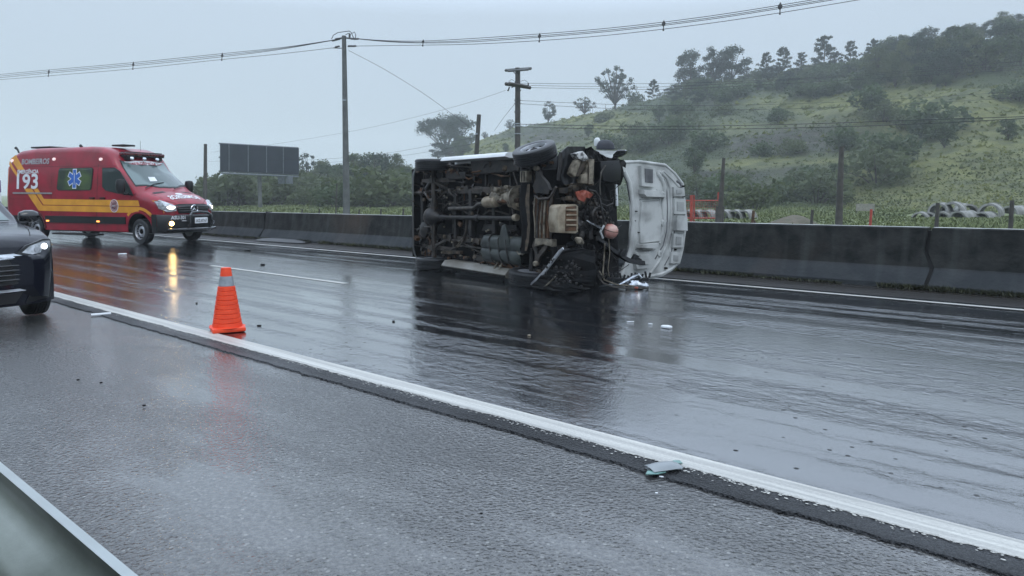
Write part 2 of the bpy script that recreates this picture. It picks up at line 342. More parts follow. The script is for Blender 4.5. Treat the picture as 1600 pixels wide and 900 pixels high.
# ridge line of the bare hill in photograph columns: column, row of ridge, toe distance, ridge distance
HP = np.array([[-400, 300, 400, 420], [560, 300, 330, 350], [625, 292, 260, 300], [650, 262, 200, 262], [690, 243, 160, 250], [750, 215, 140, 245], [810, 196, 125, 240], [880, 184, 108, 232], [960, 168, 98, 225], [1050, 146, 90, 218],
               [1130, 128, 86, 212], [1200, 122, 82, 208], [1300, 112, 76, 202], [1400, 96, 70, 198], [1500, 70, 64, 195], [1600, 50, 60, 192], [1750, 30, 56, 190], [2000, 0, 52, 190], [2600, -40, 50, 190]], float)
def hz(X, Y):
    if Y < 30: return 0.0
    c = 800+F0*X/Y
    if c < -400 or c > 2600: c = min(max(c, -400), 2600)
    row = np.interp(c, HP[:, 0], HP[:, 1]); yb = np.interp(c, HP[:, 0], HP[:, 2]); yr = np.interp(c, HP[:, 0], HP[:, 3])
    hr = max(0, (302-row)/F0*yr)+1.0
    t = (Y-yb)/(yr-yb)
    if t <= 0: return 0.0
    if t < 1:
        s = t*t*(3-2*t)*.35+.65*t
        st = 4.0; q = s*st+.35*nz(X*.02, Y*.02, 3)      # gentle benches
        fr = q-math.floor(q); q2 = (math.floor(q)+(fr*fr*(3-2*fr)))/st
        h = hr*(s*.55+.45*max(0, min(1.02, q2)))
        h = h if t < .9 else h*(1-(t-.9)/.1)+hr*((t-.9)/.1)
    else: h = hr*max(.0, 1-(t-1)*.28)
    amp = min(1, t*3)*(1 if t < .93 else .25)
    return h+amp*(1.5*nz(X*.045, Y*.045)+.8*nz(X*.13, Y*.13, 5)+.35*nz(X*.4, Y*.4, 9))
rows = []
xs = np.concatenate([np.linspace(-140, -50, 20)[:-1], np.linspace(-50, 190, 300)[:-1], np.linspace(190, 420, 30)])
ys = np.concatenate([np.linspace(46, 260, 250)[:-1], np.linspace(260, 420, 16)])
zs = np.array([[hz(x, y) for x in xs] for y in ys])
mb = MB()
mb.sheet([[(x, y, zs[i][j]-.35) for j, x in enumerate(xs)] for i, y in enumerate(ys)])
hill = tag(mb.build('hill', MT['scrub'], smooth=180, recalc=False), kind='structure')
def hzi(X, Y):
    j = np.searchsorted(xs, X)-1; i = np.searchsorted(ys, Y)-1
    if j < 0 or i < 0 or j >= len(xs)-1 or i >= len(ys)-1: return 0.0
    u = (X-xs[j])/(xs[j+1]-xs[j]); v = (Y-ys[i])/(ys[i+1]-ys[i])
    return max(-.06, (zs[i][j]*(1-u)+zs[i][j+1]*u)*(1-v)+(zs[i+1][j]*(1-u)+zs[i+1][j+1]*u)*v-.35)
def hillpt(px, py, ymin=50, ymax=330):      # where the line of sight meets the terrain
    r = ray(px, py); y = ymin
    while y < ymax:
        p = r*(y/r.y)+V((0, 0, H))
        if p.z <= hzi(p.x, p.y): return p
        y += .7
    return None
# vegetation zones of the slope: grass (light), scrub (dark), bare rock; stored as a colour of the plant cover itself
ZN = [(1480, 200, 190, 45, 'g', 1.0), (1560, 260, 150, 75, 'g', 1.2), (1400, 150, 120, 30, 'g', .8), (1400, 300, 150, 40, 'g', 1.1), (1150, 262, 60, 7, 'g', 1.0), (1230, 255, 90, 6, 'g', .8), (900, 185, 120, 10, 'g', .5),
      (760, 235, 70, 14, 'g', .8), (1000, 200, 70, 12, 'g', .45), (1250, 165, 70, 10, 'g', .6), (1500, 320, 120, 20, 'g', 1.3), (1130, 200, 60, 15, 'g', .35), (930, 220, 60, 20, 'g', .4),
      (1140, 272, 45, 8, 'r', 1.1), (1250, 265, 60, 9, 'r', .9), (1330, 215, 70, 22, 'r', .9), (1200, 225, 70, 16, 'r', .8), (1160, 300, 60, 20, 'r', .7), (1390, 180, 70, 10, 'r', .6), (870, 215, 70, 10, 'r', .6), (1100, 160, 50, 10, 'r', .4), (1540, 200, 50, 9, 'r', .6),
      (1130, 320, 90, 25, 's', 1.1), (1060, 230, 50, 50, 's', .9), (1360, 240, 40, 30, 's', .8), (1450, 225, 35, 25, 's', 1.0), (1260, 120, 250, 25, 's', 1.2), (1050, 180, 60, 30, 's', .8), (1280, 300, 40, 30, 's', .8)]
me = hill.data; ca = me.color_attributes.new('cover', 'FLOAT_COLOR', 'POINT')
def cover(p):
    c = 800+F0*p[0]/p[1]; r = 304-F0*(p[2]-H)/p[1]
    w = {'g': .25, 's': .5, 'r': .12}
    for (x, y, a, b, k, s) in ZN:
        q = ((c-x)/a)**2+((r-y)/b)**2
        if q < 6: w[k] += 2.2*s*math.exp(-q)
    w['g'] += .5*nz(p[0]*.05, p[1]*.05, 20); w['s'] += .6*nz(p[0]*.07, p[1]*.07, 30); w['r'] += .4*nz(p[0]*.09, p[1]*.09, 40)
    w = {k: max(0, v)**2 for k, v in w.items()}; t = sum(w.values())+1e-6
    return w['g']/t, w['s']/t, w['r']/t
cv = np.ones((len(me.vertices), 4), dtype=np.float32)
for i, v in enumerate(me.vertices): cv[i, :3] = cover(v.co)
ca.data.foreach_set('color', cv.ravel())
t = MT['scrub'].node_tree; b = t.nodes['Principled BSDF']; L = t.links.new
at_ = nd(t, 'ShaderNodeAttribute', attribute_name='cover'); sp = nd(t, 'ShaderNodeSeparateColor'); L(at_.outputs['Color'], sp.inputs[0])
tc = nd(t, 'ShaderNodeTexCoord')
def tri(c1, c2, sc_):
    n = nd(t, 'ShaderNodeTexNoise', Scale=sc_, Detail=8.0, Roughness=.65); L(tc.outputs['Object'], n.inputs['Vector'])
    mr = nd(t, 'ShaderNodeMapRange'); mr.inputs[1].default_value = .38; mr.inputs[2].default_value = .62; L(n.outputs[0], mr.inputs[0])
    x = nd(t, 'ShaderNodeMix', data_type='RGBA'); x.inputs[6].default_value = (*c1, 1); x.inputs[7].default_value = (*c2, 1); L(mr.outputs[0], x.inputs[0]); return x.outputs[2]
gg = tri((.205, .215, .062), (.095, .11, .038), .28); s_ = tri((.035, .055, .028), (.06, .085, .035), .3); r_ = tri((.07, .058, .052), (.028, .034, .022), .55)
def mixc(f, a, b_):
    x = nd(t, 'ShaderNodeMix', data_type='RGBA'); L(f, x.inputs[0]); L(a, x.inputs[6]); L(b_, x.inputs[7]); return x.outputs[2]
nb_ = nd(t, 'ShaderNodeTexNoise', Scale=.9, Detail=8.0, Roughness=.75); L(tc.outputs['Object'], nb_.inputs['Vector']); bb_ = nd(t, 'ShaderNodeBump', Strength=1.0, Distance=1.1); L(nb_.outputs[0], bb_.inputs['Height']); L(bb_.outputs[0], b.inputs['Normal'])
m1 = mixc(sp.outputs[0], s_, gg); m2 = mixc(sp.outputs[2], m1, r_); L(m2, b.inputs['Base Color'])

# ------------------------------------------------------------ plant-cover geometry
def tuft(mb, p, h, w, n, rg, lean=.5, mi=0):
    for k in range(n):
        a = rg.uniform(0, 2*PI); q = V((math.cos(a), math.sin(a), 0)); s = V((-q.y, q.x, 0))*w*.5
        b0 = p+q*rg.uniform(0, h*.35); tp = b0+q*h*lean*rg.uniform(.2, 1)+V((0, 0, h*rg.uniform(.5, 1)))
        i = len(mb.v); mb.v += [tuple(b0-s), tuple(b0+s), tuple(tp)]; mb.f.append((i, i+1, i+2)); mb.m.append(mi)
def leafcloud(mb, c, r, n, sz, rg, flat=.8, shell=.55):
    c = V(c)
    for k in range(n):
        d = V((rg.gauss(0, 1), rg.gauss(0, 1), rg.gauss(0, 1))).normalized(); q = (shell+(1-shell)*rg.random())*rg.uniform(.75, 1.08)
        p = c+V((d.x*r[0], d.y*r[1], d.z*r[2]))*q
        a = V((rg.gauss(0, 1), rg.gauss(0, 1), rg.gauss(0, .7))).normalized(); b = a.cross(V((rg.gauss(0, 1), rg.gauss(0, 1), rg.gauss(0, 1)))).normalized()
        s = sz*rg.uniform(.5, 1.15); i = len(mb.v)
        mb.v += [tuple(p-a*s*.5), tuple(p+b*s*.38), tuple(p+a*s*.6), tuple(p-b*s*.3)]; mb.f.append((i, i+1, i+2, i+3)); mb.m.append(0)
rg = random.Random(11)
mg, ms = MB(), MB()
for k in range(30000):
    px = rg.uniform(640, 1640); py = rg.uniform(110, 345); 
    row = np.interp(px, HP[:, 0], HP[:, 1])
    if py < row-1: continue
    p = None
    # scatter over the slope: uniform in view columns keeps far tufts from being wasted
    u = rg.random(); yb = np.interp(px, HP[:, 0], HP[:, 2]); yr = np.interp(px, HP[:, 0], HP[:, 3])
    Y = yb*.9+(yr-yb*.9)*u**1.3; X = (px-800)/F0*Y
    z = hzi(X, Y); p = V((X, Y, z))
    cg, cs, cr_ = cover(p)
    x = rg.random()
    sc_ = Y/100
    if x < cg*.28: tuft(mg, p-V((0, 0, .2)), rg.uniform(.3, .7)*sc_**.5, .7*sc_, 3, rg, 1.6)
    elif x < cg*.28+max(0, cs-.34)*.55+cr_*.25:
        r0 = rg.uniform(.35, 1.1)*sc_**.5*(.6+.9*max(0, nz(X*.08, Y*.08, 90)+.3)); leafcloud(ms, p+V((0, 0, r0*.25)), (r0, r0, r0*.7), 14, .21*sc_+.08, rg, shell=.6)
tag(mg.build('hillside_grass', MT['leafD'], smooth=0, recalc=False), kind='stuff')
tag(ms.build('hillside_scrub', MT['leafB'], smooth=0, recalc=False), kind='stuff')
# grass of the field behind the barrier
mf = MB()
for k in range(42000):
    px = rg.uniform(250, 1660); Y = 15+75*rg.random()**1.5; X = (px-800)/F0*Y
    if V((X, Y, 0)).dot(NV) < 13.4: continue
    p = V((X, Y, max(-.06, hzi(X, Y) if Y > 47 else -.06)))
    big = .5+1.0*max(0, nz(X*.12, Y*.12, 50)+.25)
    tuft(mf, p, rg.uniform(.12, .30)*big, .05+Y*.0022, 3, rg, .9)
tag(mf.build('field_grass', MT['grassA'], smooth=0, recalc=False), kind='stuff')
# weeds at the foot of the barrier
mw = MB()
for (s0, s1, n, h) in [(-27, -20, 500, .10), (-19, -12.6, 800, .14), (-7, -5.2, 420, .10), (-5.2, -3.4, 260, .07), (-3.3, -1.0, 700, .11), (-1, 3, 400, .09), (-60, -27, 600, .12)]:
    for k in range(n):
        s = rg.uniform(s0, s1)
        if nz(s*1.3, 3, 60) < -.2: continue
        tuft(mw, rd(s, 12.06-abs(rg.gauss(0, .07)), .01), rg.uniform(.4, 1)*h, .018, 4, rg, 1.1)
tag(mw.build('barrier_weeds', MT['weed'], smooth=0, recalc=False), kind='stuff')

# ------------------------------------------------------------ concrete barrier segments
MT['barrier'] = M('barrier', (.030, .031, .029), .7, c2=(.006, .0075, .007), vs=3.4, det=10.0, bump=.8, bs=18, ior=1.3, lo=.3, hi=.62)
t = MT['barrier'].node_tree; b = t.nodes['Principled BSDF']; L = t.links.new
srcC = b.inputs['Base Color'].links[0].from_socket
tc = nd(t, 'ShaderNodeTexCoord'); sp = nd(t, 'ShaderNodeSeparateXYZ'); L(tc.outputs['Object'], sp.inputs[0])
nn = nd(t, 'ShaderNodeTexNoise', Scale=.35, Detail=7.0); L(tc.outputs['Object'], nn.inputs['Vector'])      # rusty brown stain patches
mr = nd(t, 'ShaderNodeMapRange'); mr.inputs[1].default_value = .55; mr.inputs[2].default_value = .7; mr.inputs[4].default_value = .75; L(nn.outputs[0], mr.inputs[0])
x = nd(t, 'ShaderNodeMix', data_type='RGBA'); x.inputs[7].default_value = (.062, .045, .034, 1); L(mr.outputs[0], x.inputs[0]); L(srcC, x.inputs[6])
L(x.outputs[2], b.inputs['Base Color'])
mpv = nd(t, 'ShaderNodeMapping'); mpv.inputs['Scale'].default_value = (5.5, 1, .5); L(tc.outputs['Object'], mpv.inputs[0]); nv = nd(t, 'ShaderNodeTexNoise', Scale=1.0, Detail=7.0); L(mpv.outputs[0], nv.inputs['Vector'])
mv = nd(t, 'ShaderNodeMapRange'); mv.inputs[1].default_value = .5; mv.inputs[2].default_value = .75; mv.inputs[4].default_value = .4; L(nv.outputs[0], mv.inputs[0])
xv = nd(t, 'ShaderNodeMix', data_type='RGBA'); xv.inputs[7].default_value = (.065, .072, .068, 1); L(mv.outputs[0], xv.inputs[0]); L(x.outputs[2], xv.inputs[6])
foot = nd(t, 'ShaderNodeMapRange'); foot.inputs[1].default_value = .34; foot.inputs[2].default_value = .28; foot.inputs[4].default_value = .45; L(sp.outputs['Z'], foot.inputs[0])   # paler, bluer tone on the sloping foot
xf = nd(t, 'ShaderNodeMix', data_type='RGBA'); xf.inputs[7].default_value = (.045, .053, .062, 1); L(foot.outputs[0], xf.inputs[0]); L(xv.outputs[2], xf.inputs[6]); L(xf.outputs[2], b.inputs['Base Color'])
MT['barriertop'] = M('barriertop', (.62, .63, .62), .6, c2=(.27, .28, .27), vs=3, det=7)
MT['joint'] = M('joint', (.008, .008, .008), .9)
segs = [(-62, -40.5, 'concrete barrier stretch farthest left, mostly hidden behind the rescue ambulance'), (-40.5, -21.25, 'wet concrete barrier stretch just right of the ambulance bonnet, ending at a dark crack'),
        (-21.17, -2.60, 'long rust-stained concrete barrier stretch running behind the overturned van'), (-2.54, 30, 'dark wet concrete barrier stretch at the right edge, past the tall crooked joint')]
for (a, b_, lab) in segs:
    o = thing('concrete_barrier', lab, 'barrier', rd(a, 12.0, 0), ROADROT, 'concrete barrier along the far shoulder')
    mb = MB(); tp = MB(); n = max(2, int((b_-a)/.5)); rows = []; trow = []
    for i in range(n+1):
        s = (b_-a)*i/n; w = .012*nz((a+s)*.6, 5); h = .915+(a+s+1.4)*.0042
        jx = 0
        def P(y, z, wob=1):
            j = 0
            if i == 0: j = .05*math.sin(z*7)+.05*nz(z*6, a)
            if i == n: j = .05*math.sin(z*7)+.05*nz(z*6, b_)
            return (s+j, y+w*wob, z)
        rows.append([P(.02, -.05), P(.03, .07), P(.15, .27), P(.19, .32), P(.24, .55), P(.27, h-.02), P(.29, h-.004), P(.46, h-.004), P(.48, h-.03), P(.53, .45), P(.72, .07), P(.72, -.05)])
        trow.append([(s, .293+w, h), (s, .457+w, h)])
    mb.sheet(rows); mb.add(rows[0], [tuple(range(12))]); mb.add(rows[-1], [tuple(range(12))])
    mb.build('wall_body', MT['barrier'], o, smooth=25)
    fp = MB(); pr_j = [(.06, .0), (.06, .07), (.19, .30), (.28, .56), (.31, .86), (.44, .86), (.50, .45), (.66, .07), (.66, .0)]
    for s_j in (-.06, b_-a-.06): fp.prism([(s_j, y, z) for y, z in pr_j], V((.13, 0, 0)))
    if a > -60: fj = MB(); fj.prism([(-.10, y, z) for y, z in pr_j], V((.16, 0, 0))); fj.build('joint_filler', MT['joint'], o, smooth=0)
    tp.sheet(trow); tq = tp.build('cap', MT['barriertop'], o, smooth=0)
# ------------------------------------------------------------ steel guardrail beside the camera
gr = thing('guardrail', 'galvanised steel guardrail running through the bottom left corner', 'guardrail', rd(-60, .5, 0), ROADROT)
prof = [(.0, .755), (.014, .752), (.018, .735), (.0, .70), (-.045, .665), (-.06, .635), (-.045, .60), (.0, .565), (.012, .535), (.0, .505), (-.045, .47), (-.06, .44), (-.045, .41), (.0, .375), (.015, .345)]
prof = [(.0, .752), (-.045, .755), (-.05, .735), (-.02, .715), (.02, .685), (.035, .65), (.02, .61), (-.03, .575), (-.045, .545), (-.03, .515), (.02, .48), (.035, .44), (.02, .40), (-.03, .37), (-.045, .345)]
mb = MB(); 
prof2 = [(-.013, .752), (-.034, .757), (-.028, .742), (-.016, .715), (-.018, .69), (-.045, .668), (-.085, .64), (-.108, .605), (-.112, .575), (-.095, .535), (-.055, .50), (-.045, .47), (-.06, .44), (-.095, .41), (-.112, .37), (-.112, .34)]
rows = [[(s, y, z) for y, z in prof2] for s in frange(0, 70, 2)]
mb.sheet(rows); rows = [[(s, y+.004, z-.003) for y, z in prof2] for s in frange(0, 70, 2)]; mb.sheet(rows)
mb.build('beam', MT['galv'], gr, smooth=60)
mb = MB(); mb.sheet([[(s, -.012, .7535), (s, -.034, .7575)] for s in frange(0, 70, 2)]); mb.sheet([[(s, -.012, .7535), (s, -.012, .735)] for s in frange(0, 70, 2)])
mb.build('top_flange', M('flangesteel', (.42, .46, .46), .3, .5, c2=(.36, .39, .39), vs=6), gr, smooth=0)
for s_b in (57.85, 58.25, 58.45, 58.65, 59.3):
    mb = MB(); mb.lathe([(.014, 0), (.013, .006), (.006, .010), (.001, .010)], (s_b, -.101, .585), (0, -1, .25), 10); mb.build('bolt', MT['galv'], gr)
for k in range(18):
    mb = MB(); mb.box((k*4-.35, .0-.12, .33), (.1, .12, .7)); mb.build('post', MT['galvdark'], gr, smooth=0)
# ------------------------------------------------------------ vehicle body loft (x forward, y left, z up)
def itp(x, tab): return float(np.interp(x, [a for a, b in tab], [b for a, b in tab]))
class Body:
    def __init__(s, top, bot, w, tum, r, curve=(0, 0), xs=None):
        s.T, s.B, s.W, s.U, s.r, s.c = top, bot, w, tum, r, curve
        a, b = top[0][0], top[-1][0]
        s.xs = xs or sorted(set([a, b]+[x for x, _ in top]+[x for x, _ in w]+[x for x, _ in bot]+list(np.arange(a, b, .12))))
    def w(s, x): return itp(x, s.W)
    def side(s, x, z, off=0, sg=-1): return V((x, sg*(s.w(x)*itp(z, s.U)+off), z))
    def tz(s, x, y):
        q = min(1, abs(y)/max(.1, s.w(x))); k = itp(x, s.c) if s.c and isinstance(s.c[0], tuple) else 0
        return itp(min(x+k*q*q, s.T[-1][0]), s.T)
    def top(s, x, y, off=0):
        p = V((x, y, s.tz(x, y)))
        n = (V((.02, 0, s.tz(x+.01, y)-s.tz(x-.01, y))).cross(V((0, .02, s.tz(x, y+.01)-s.tz(x, y-.01))))).normalized()
        return p+n*off
    def ring(s, x):
        zb = itp(x, s.B); w = s.w(x); r = s.r; yg = w*itp(s.tz(x, w), s.U)
        zs = max(zb+.02, s.tz(x, yg)-r); half = []
        for j in range(9):
            z = zb+(zs-zb)*j/8; half.append((w*itp(z, s.U), z))
        ys = half[-1][0]
        for k in range(1, 6):
            a = k/5*PI/2; y = ys-r+r*math.cos(a); half.append((y, max(zs, s.tz(x, y)-r)+0*r+(s.tz(x, y)-max(zs, s.tz(x, y)-r))*math.sin(a)))
        yi = ys-r
        for q in (.8, .6, .4, .2, 0): half.append((yi*q, s.tz(x, yi*q)))
        return [V((x, -y, z)) for y, z in half]+[V((x, y, z)) for y, z in reversed(half[:-1])]
    def mesh(s):
        mb = MB(); n = 0
        for i, x in enumerate(s.xs):
            rg_ = s.ring(x); n = len(rg_); mb.v += [tuple(v) for v in rg_]
        k = len(s.xs)
        mb.f = [(i*n+j, i*n+(j+1) % n, (i+1)*n+(j+1) % n, (i+1)*n+j) for i in range(k-1) for j in range(n)]
        mb.f += [tuple(range(n)), tuple(range((k-1)*n, k*n))]; mb.m = [0]*len(mb.f)
        return mb
def overlay(poly, S, off=.004, th=.012, cuts=3, mb=None, mi=0):
    """a thin shaped piece lying on surface S(u, v, off)"""
    bm = bmesh.new(); vs = [bm.verts.new((u, v, 0)) for u, v in poly]
    for t3 in tessellate_polygon([[V((u, v, 0)) for u, v in poly]]):
        try: bm.faces.new([vs[i] for i in t3])
        except ValueError: pass
    if cuts: bmesh.ops.subdivide_edges(bm, edges=bm.edges[:], cuts=cuts, use_grid_fill=True)
    bm.verts.index_update(); m = mb or MB(); n = len(bm.verts)
    uv = [(v.co.x, v.co.y) for v in bm.verts]
    top_ = [S(u, v, off) for u, v in uv]; low = [S(u, v, off-th) for u, v in uv]
    fs = [tuple(v.index for v in f.verts) for f in bm.faces]
    for e in bm.edges:
        if len(e.link_faces) == 1: a, b2 = e.verts[0].index, e.verts[1].index; fs.append((a, b2, b2+n, a+n))
    m.add(top_+low, fs, mi); bm.free(); return m
def rrect(u0, v0, u1, v1, r, n=4, sh=0):
    pts = []
    for cx, cy, a0 in ((u1-r, v1-r, 0), (u0+r, v1-r, 90), (u0+r, v0+r, 180), (u1-r, v0+r, 270)):
        for k in range(n+1):
            a = R(a0+90*k/n); pts.append((cx+r*math.cos(a), cy+r*math.sin(a)))
    return pts
def ell(cx, cy, a, b, n=24): return [(cx+a*math.cos(2*PI*k/n), cy+b*math.sin(2*PI*k/n)) for k in range(n)]
def ringstrip(outer, inner, S, off, mb, mi=0):
    n = len(outer); vs = [S(u, v, off) for u, v in outer]+[S(u, v, off) for u, v in inner]
    mb.add(vs, [(i, (i+1) % n, n+(i+1) % n, n+i) for i in range(n)], mi)
def boolcut(o, cutters):
    for c in cutters:
        md = o.modifiers.new('cut', 'BOOLEAN'); md.operation = 'DIFFERENCE'; md.solver = 'EXACT'; md.object = c
        try: md.material_mode = 'TRANSFER'
        except Exception: pass
    dg = bpy.context.evaluated_depsgraph_get(); me = bpy.data.meshes.new_from_object(o.evaluated_get(dg))
    o.modifiers.clear(); old = o.data; o.data = me; bpy.data.meshes.remove(old)
    for c in cutters: bpy.data.objects.remove(c)
    bm = bmesh.new(); bm.from_mesh(me)
    for e in bm.edges: e.smooth = len(e.link_faces) == 2 and e.calc_face_angle(0) < R(28)
    bm.to_mesh(me); bm.free()
def text_geo(body, width, height, bold=.02):
    """outline lettering -> (verts in unit frame fitted to width x height, faces)"""
    cu = bpy.data.curves.new('lettering', 'FONT'); cu.body = body; cu.offset = bold; cu.fill_mode = 'FRONT' if False else 'BOTH'; cu.resolution_u = 3
    o = bpy.data.objects.new('lettering', cu); col.objects.link(o); bpy.context.view_layer.update()
    dg = bpy.context.evaluated_depsgraph_get(); me = bpy.data.meshes.new_from_object(o.evaluated_get(dg))
    vs = [tuple(v.co) for v in me.vertices]; fs = [tuple(p.vertices) for p in me.polygons]
    bpy.data.objects.remove(o); bpy.data.curves.remove(cu); bpy.data.meshes.remove(me)
    x0 = min(v[0] for v in vs); x1 = max(v[0] for v in vs); y0 = min(v[1] for v in vs); y1 = max(v[1] for v in vs)
    return [((v[0]-x0)/(x1-x0)*width, (v[1]-y0)/(y1-y0)*height) for v in vs], fs
def lettering(name, body, S, u0, v0, w, h, mat, parent, off=.008, bold=.02, mirror=False, shear=0):
    pts, fs = text_geo(body, w, h, bold)
    mb = MB(); mb.add([S(u0+((w-x) if mirror else x)+shear*y, v0+y, off) for x, y in pts], fs)
    return mb.build(name, mat, parent, smooth=0, recalc=False)
def wheel(parent, c, r, wd_, side, rim_m, steer=0, tilt=None, holes=16, rimr=.62, name='wheel', style='steel'):
    """wheel part with tyre and rim sub-parts; side = +1/-1 is the outer face direction along y"""
    c = V(c); ax = V((0, side, 0))
    rot = Matrix.Rotation(steer, 3, 'Z'); ax = rot @ ax
    if tilt is not None: ax = (tilt @ ax)
    h = wd_/2; rr = r*rimr
    mb = MB(); pr = [(rr*.98, -h*.8), (rr*1.02, -h*.95), (rr*1.15, -h), (r*.9, -h*.98), (r*.975, -h*.86), (r*.995, -h*.7)]
    for g_ in (-.45, -.15, .15, .45):
        pr += [(r, h*(g_-.10)), (r*.965, h*(g_-.07)), (r*.965, h*(g_+.03)), (r, h*(g_+.06))]
    pr += [(r*.995, h*.7), (r*.975, h*.86), (r*.9, h*.98), (rr*1.15, h), (rr*1.02, h*.95), (rr*.98, h*.8)]
    mb.lathe(pr, c, ax, 40, closed=True)
    ty = mb.build('wheel', MT['rubber'], parent, smooth=40); 
    mb = MB(); mb.lathe([(rr*1.0, -h*.85), (rr*1.03, h*.9), (rr*.97, h*.92), (rr*.93, h*.8), (rr*.90, h*.35), (rr*.80, h*.28), (rr*.62, h*.5), (rr*.42, h*.58), (rr*.36, h*.5), (rr*.34, h*.3), (.01, h*.3)], c, ax, 40)
    rim = mb.build('rim', rim_m, ty, smooth=35)
    q = ax.to_track_quat('Z', 'Y').to_matrix(); mb = MB()
    for k in range(holes):
        a = 2*PI*k/holes; d = V((math.cos(a), math.sin(a), 0)); tdir = V((-d.y, d.x, 0))
        p0 = [d*rr*.72-tdir*rr*.055, d*rr*.72+tdir*rr*.055, d*rr*.88+tdir*rr*.07, d*rr*.88-tdir*rr*.07]
        mb.prism([c+q @ (p+V((0, 0, h*.20))) for p in p0], q @ V((0, 0, h*.30)))
    mb.lathe([(rr*.30, h*.3), (rr*.28, h*.62), (rr*.2, h*.68), (.01, h*.68)], c, ax, 16)
    ro_ = mb.build('rim_openings', MT['grime'], ty, smooth=20); ro_['kind'] = 'stuff'
    return ty
# ------------------------------------------------------------ rescue ambulance
AF = V((.9205, -.3908, 0)); amb = thing('ambulance', 'red fire brigade rescue ambulance with yellow stripes and a big white 193 on its side', 'ambulance', (-14.05, 23.16, .004), math.atan2(AF.y, AF.x))
AB = Body(top=[(-1.30, 2.32), (-1.26, 2.42), (-1.15, 2.56), (-1.0, 2.66), (-.8, 2.73), (0, 2.79), (2.4, 2.79), (2.8, 2.76), (3.1, 2.68), (3.35, 2.55), (3.55, 2.33), (3.68, 2.17), (4.15, 1.82), (4.6, 1.475), (4.75, 1.43), (5.0, 1.34), (5.2, 1.23), (5.31, 1.13), (5.345, 1.06)],
          bot=[(-1.30, .55), (-1.2, .42), (0, .34), (5.0, .34), (5.2, .5), (5.345, .62)],
          w=[(-1.30, .90), (-1.27, .955), (-1.18, .985), (-1.0, .995), (4.3, .995), (4.7, .97), (5.0, .91), (5.2, .82), (5.3, .73), (5.345, .66)],
          tum=[(0, .965), (.35, .975), (.8, 1), (1.25, 1), (1.5, .99), (2.1, .945), (2.7, .875), (2.9, .86)], r=.17, curve=((-1.4, -.2), (0, 0), (3.2, .15), (3.7, .30), (4.6, .34), (5.0, .22), (5.345, .12)))
SD = lambda u, v, off=0: AB.side(u, v, off)
TP = lambda u, v, off=0: AB.top(u, v, off)
bo = AB.mesh().build('body', [MT['red'], MT['grime']], amb, smooth=28)
cut = []
for x in (0, 4.377):
    for sg in (-1, 1):
        m = MB(); m.lathe([(.45, -.4), (.45, .4)], (x, sg*1.0, .42), (0, 1, 0), 36); m.m = [1]*len(m.f)
        c_ = m.build('cutter', [MT['red'], MT['grime']], None, smooth=0); c_.parent = amb; cut.append(c_)
bpy.context.view_layer.update(); boolcut(bo, cut)
for x in (0, 4.377):
    for sg in (-1, 1): wheel(amb, (x, sg*.86, .355), .355, .235, sg, MT['steelrim'], steer=R(-6) if x > 1 else 0, holes=16)
    mb = MB(); mb.cyl((x, -.8, .36), (x, .8, .36), .06); mb.build('axle', MT['grime'], amb)
def part(name, poly, m, S=SD, off=.005, th=.012, cuts=3, parent=amb, smooth=30):
    return overlay(poly, S, off, th, cuts).build(name, m, parent, smooth=smooth)
# lower cladding, sill, arches
part('side_moulding', [(.52, .56), (3.86, .56), (3.86, .76), (.52, .76)], MT['blackplastic'], off=.03, th=.05)
part('side_moulding', [(-1.22, .56), (-.50, .56), (-.50, .76), (-1.22, .76)], MT['blackplastic'], off=.03, th=.05)
for x in (0, 4.377):
    mb = MB(); outer = [(x+.50*math.cos(a), .42+.50*math.sin(a)) for a in np.linspace(R(-5), R(185), 18)]; inner = [(x+.45*math.cos(a), .42+.45*math.sin(a)) for a in np.linspace(R(-5), R(185), 18)]
    mb.add([SD(u, v, .03) for u, v in outer]+[SD(u, v, .03) for u, v in inner]+[SD(u, v, -.02) for u, v in outer], [(i, i+1, 19+i, 18+i) for i in range(17)]+[(i, i+1, 37+i, 36+i) for i in range(17)])
    mb.build('wheel_arch_lip', MT['red'] if x > 1 else MT['reddark'], amb)
mb = MB(); mb.box((1.83, -.96, .235), (1.95, .20, .05)); mb.build('side_step', MT['blackplastic'], amb, bevel=.01)
# yellow stripes (two bands with a thin red gap) rising diagonally at the rear
part('yellow_stripe', [(.46, 1.26), (5.07, 1.22), (5.13, 1.065), (.57, 1.085), (-.82, 2.60), (-.98, 2.66), (-1.14, 2.5), (-1.17, 2.44)][:4]+[(.5, 1.14), (-1.0, 2.16), (-1.16, 2.30), (-1.19, 2.43)][:0]+[], MT['yellow'], cuts=5)
part('yellow_stripe', [(.33, 1.065), (.47, 1.065), (5.14, 1.045), (5.17, .87), (.22, .905)], MT['yellow'], cuts=5)
part('yellow_stripe', [(.46, 1.26), (.57, 1.085), (.44, 1.09), (-.02, 1.57), (.19, 1.57)], MT['yellow'])
part('yellow_stripe', [(.40, 1.065), (.22, .905), (-.42, 1.57), (-.08, 1.57)], MT['yellow'])
part('yellow_stripe', [(-.75, 2.02), (-.75, 1.90), (-1.19, 2.31), (-1.17, 2.42)], MT['yellow'])
part('yellow_stripe', [(-1.15, 2.47), (-.9, 2.60), (-.45, 2.14), (-.74, 2.14), (-.98, 2.36)], MT['yellow'])
part('yellow_arch_stripe', [(4.377+.60*math.cos(a), .44+.60*math.sin(a)) for a in np.linspace(R(40), R(140), 10)]+[(4.377+.52*math.cos(a), .44+.52*math.sin(a)) for a in np.linspace(R(140), R(40), 10)], MT['yellow'], cuts=1, off=.007)
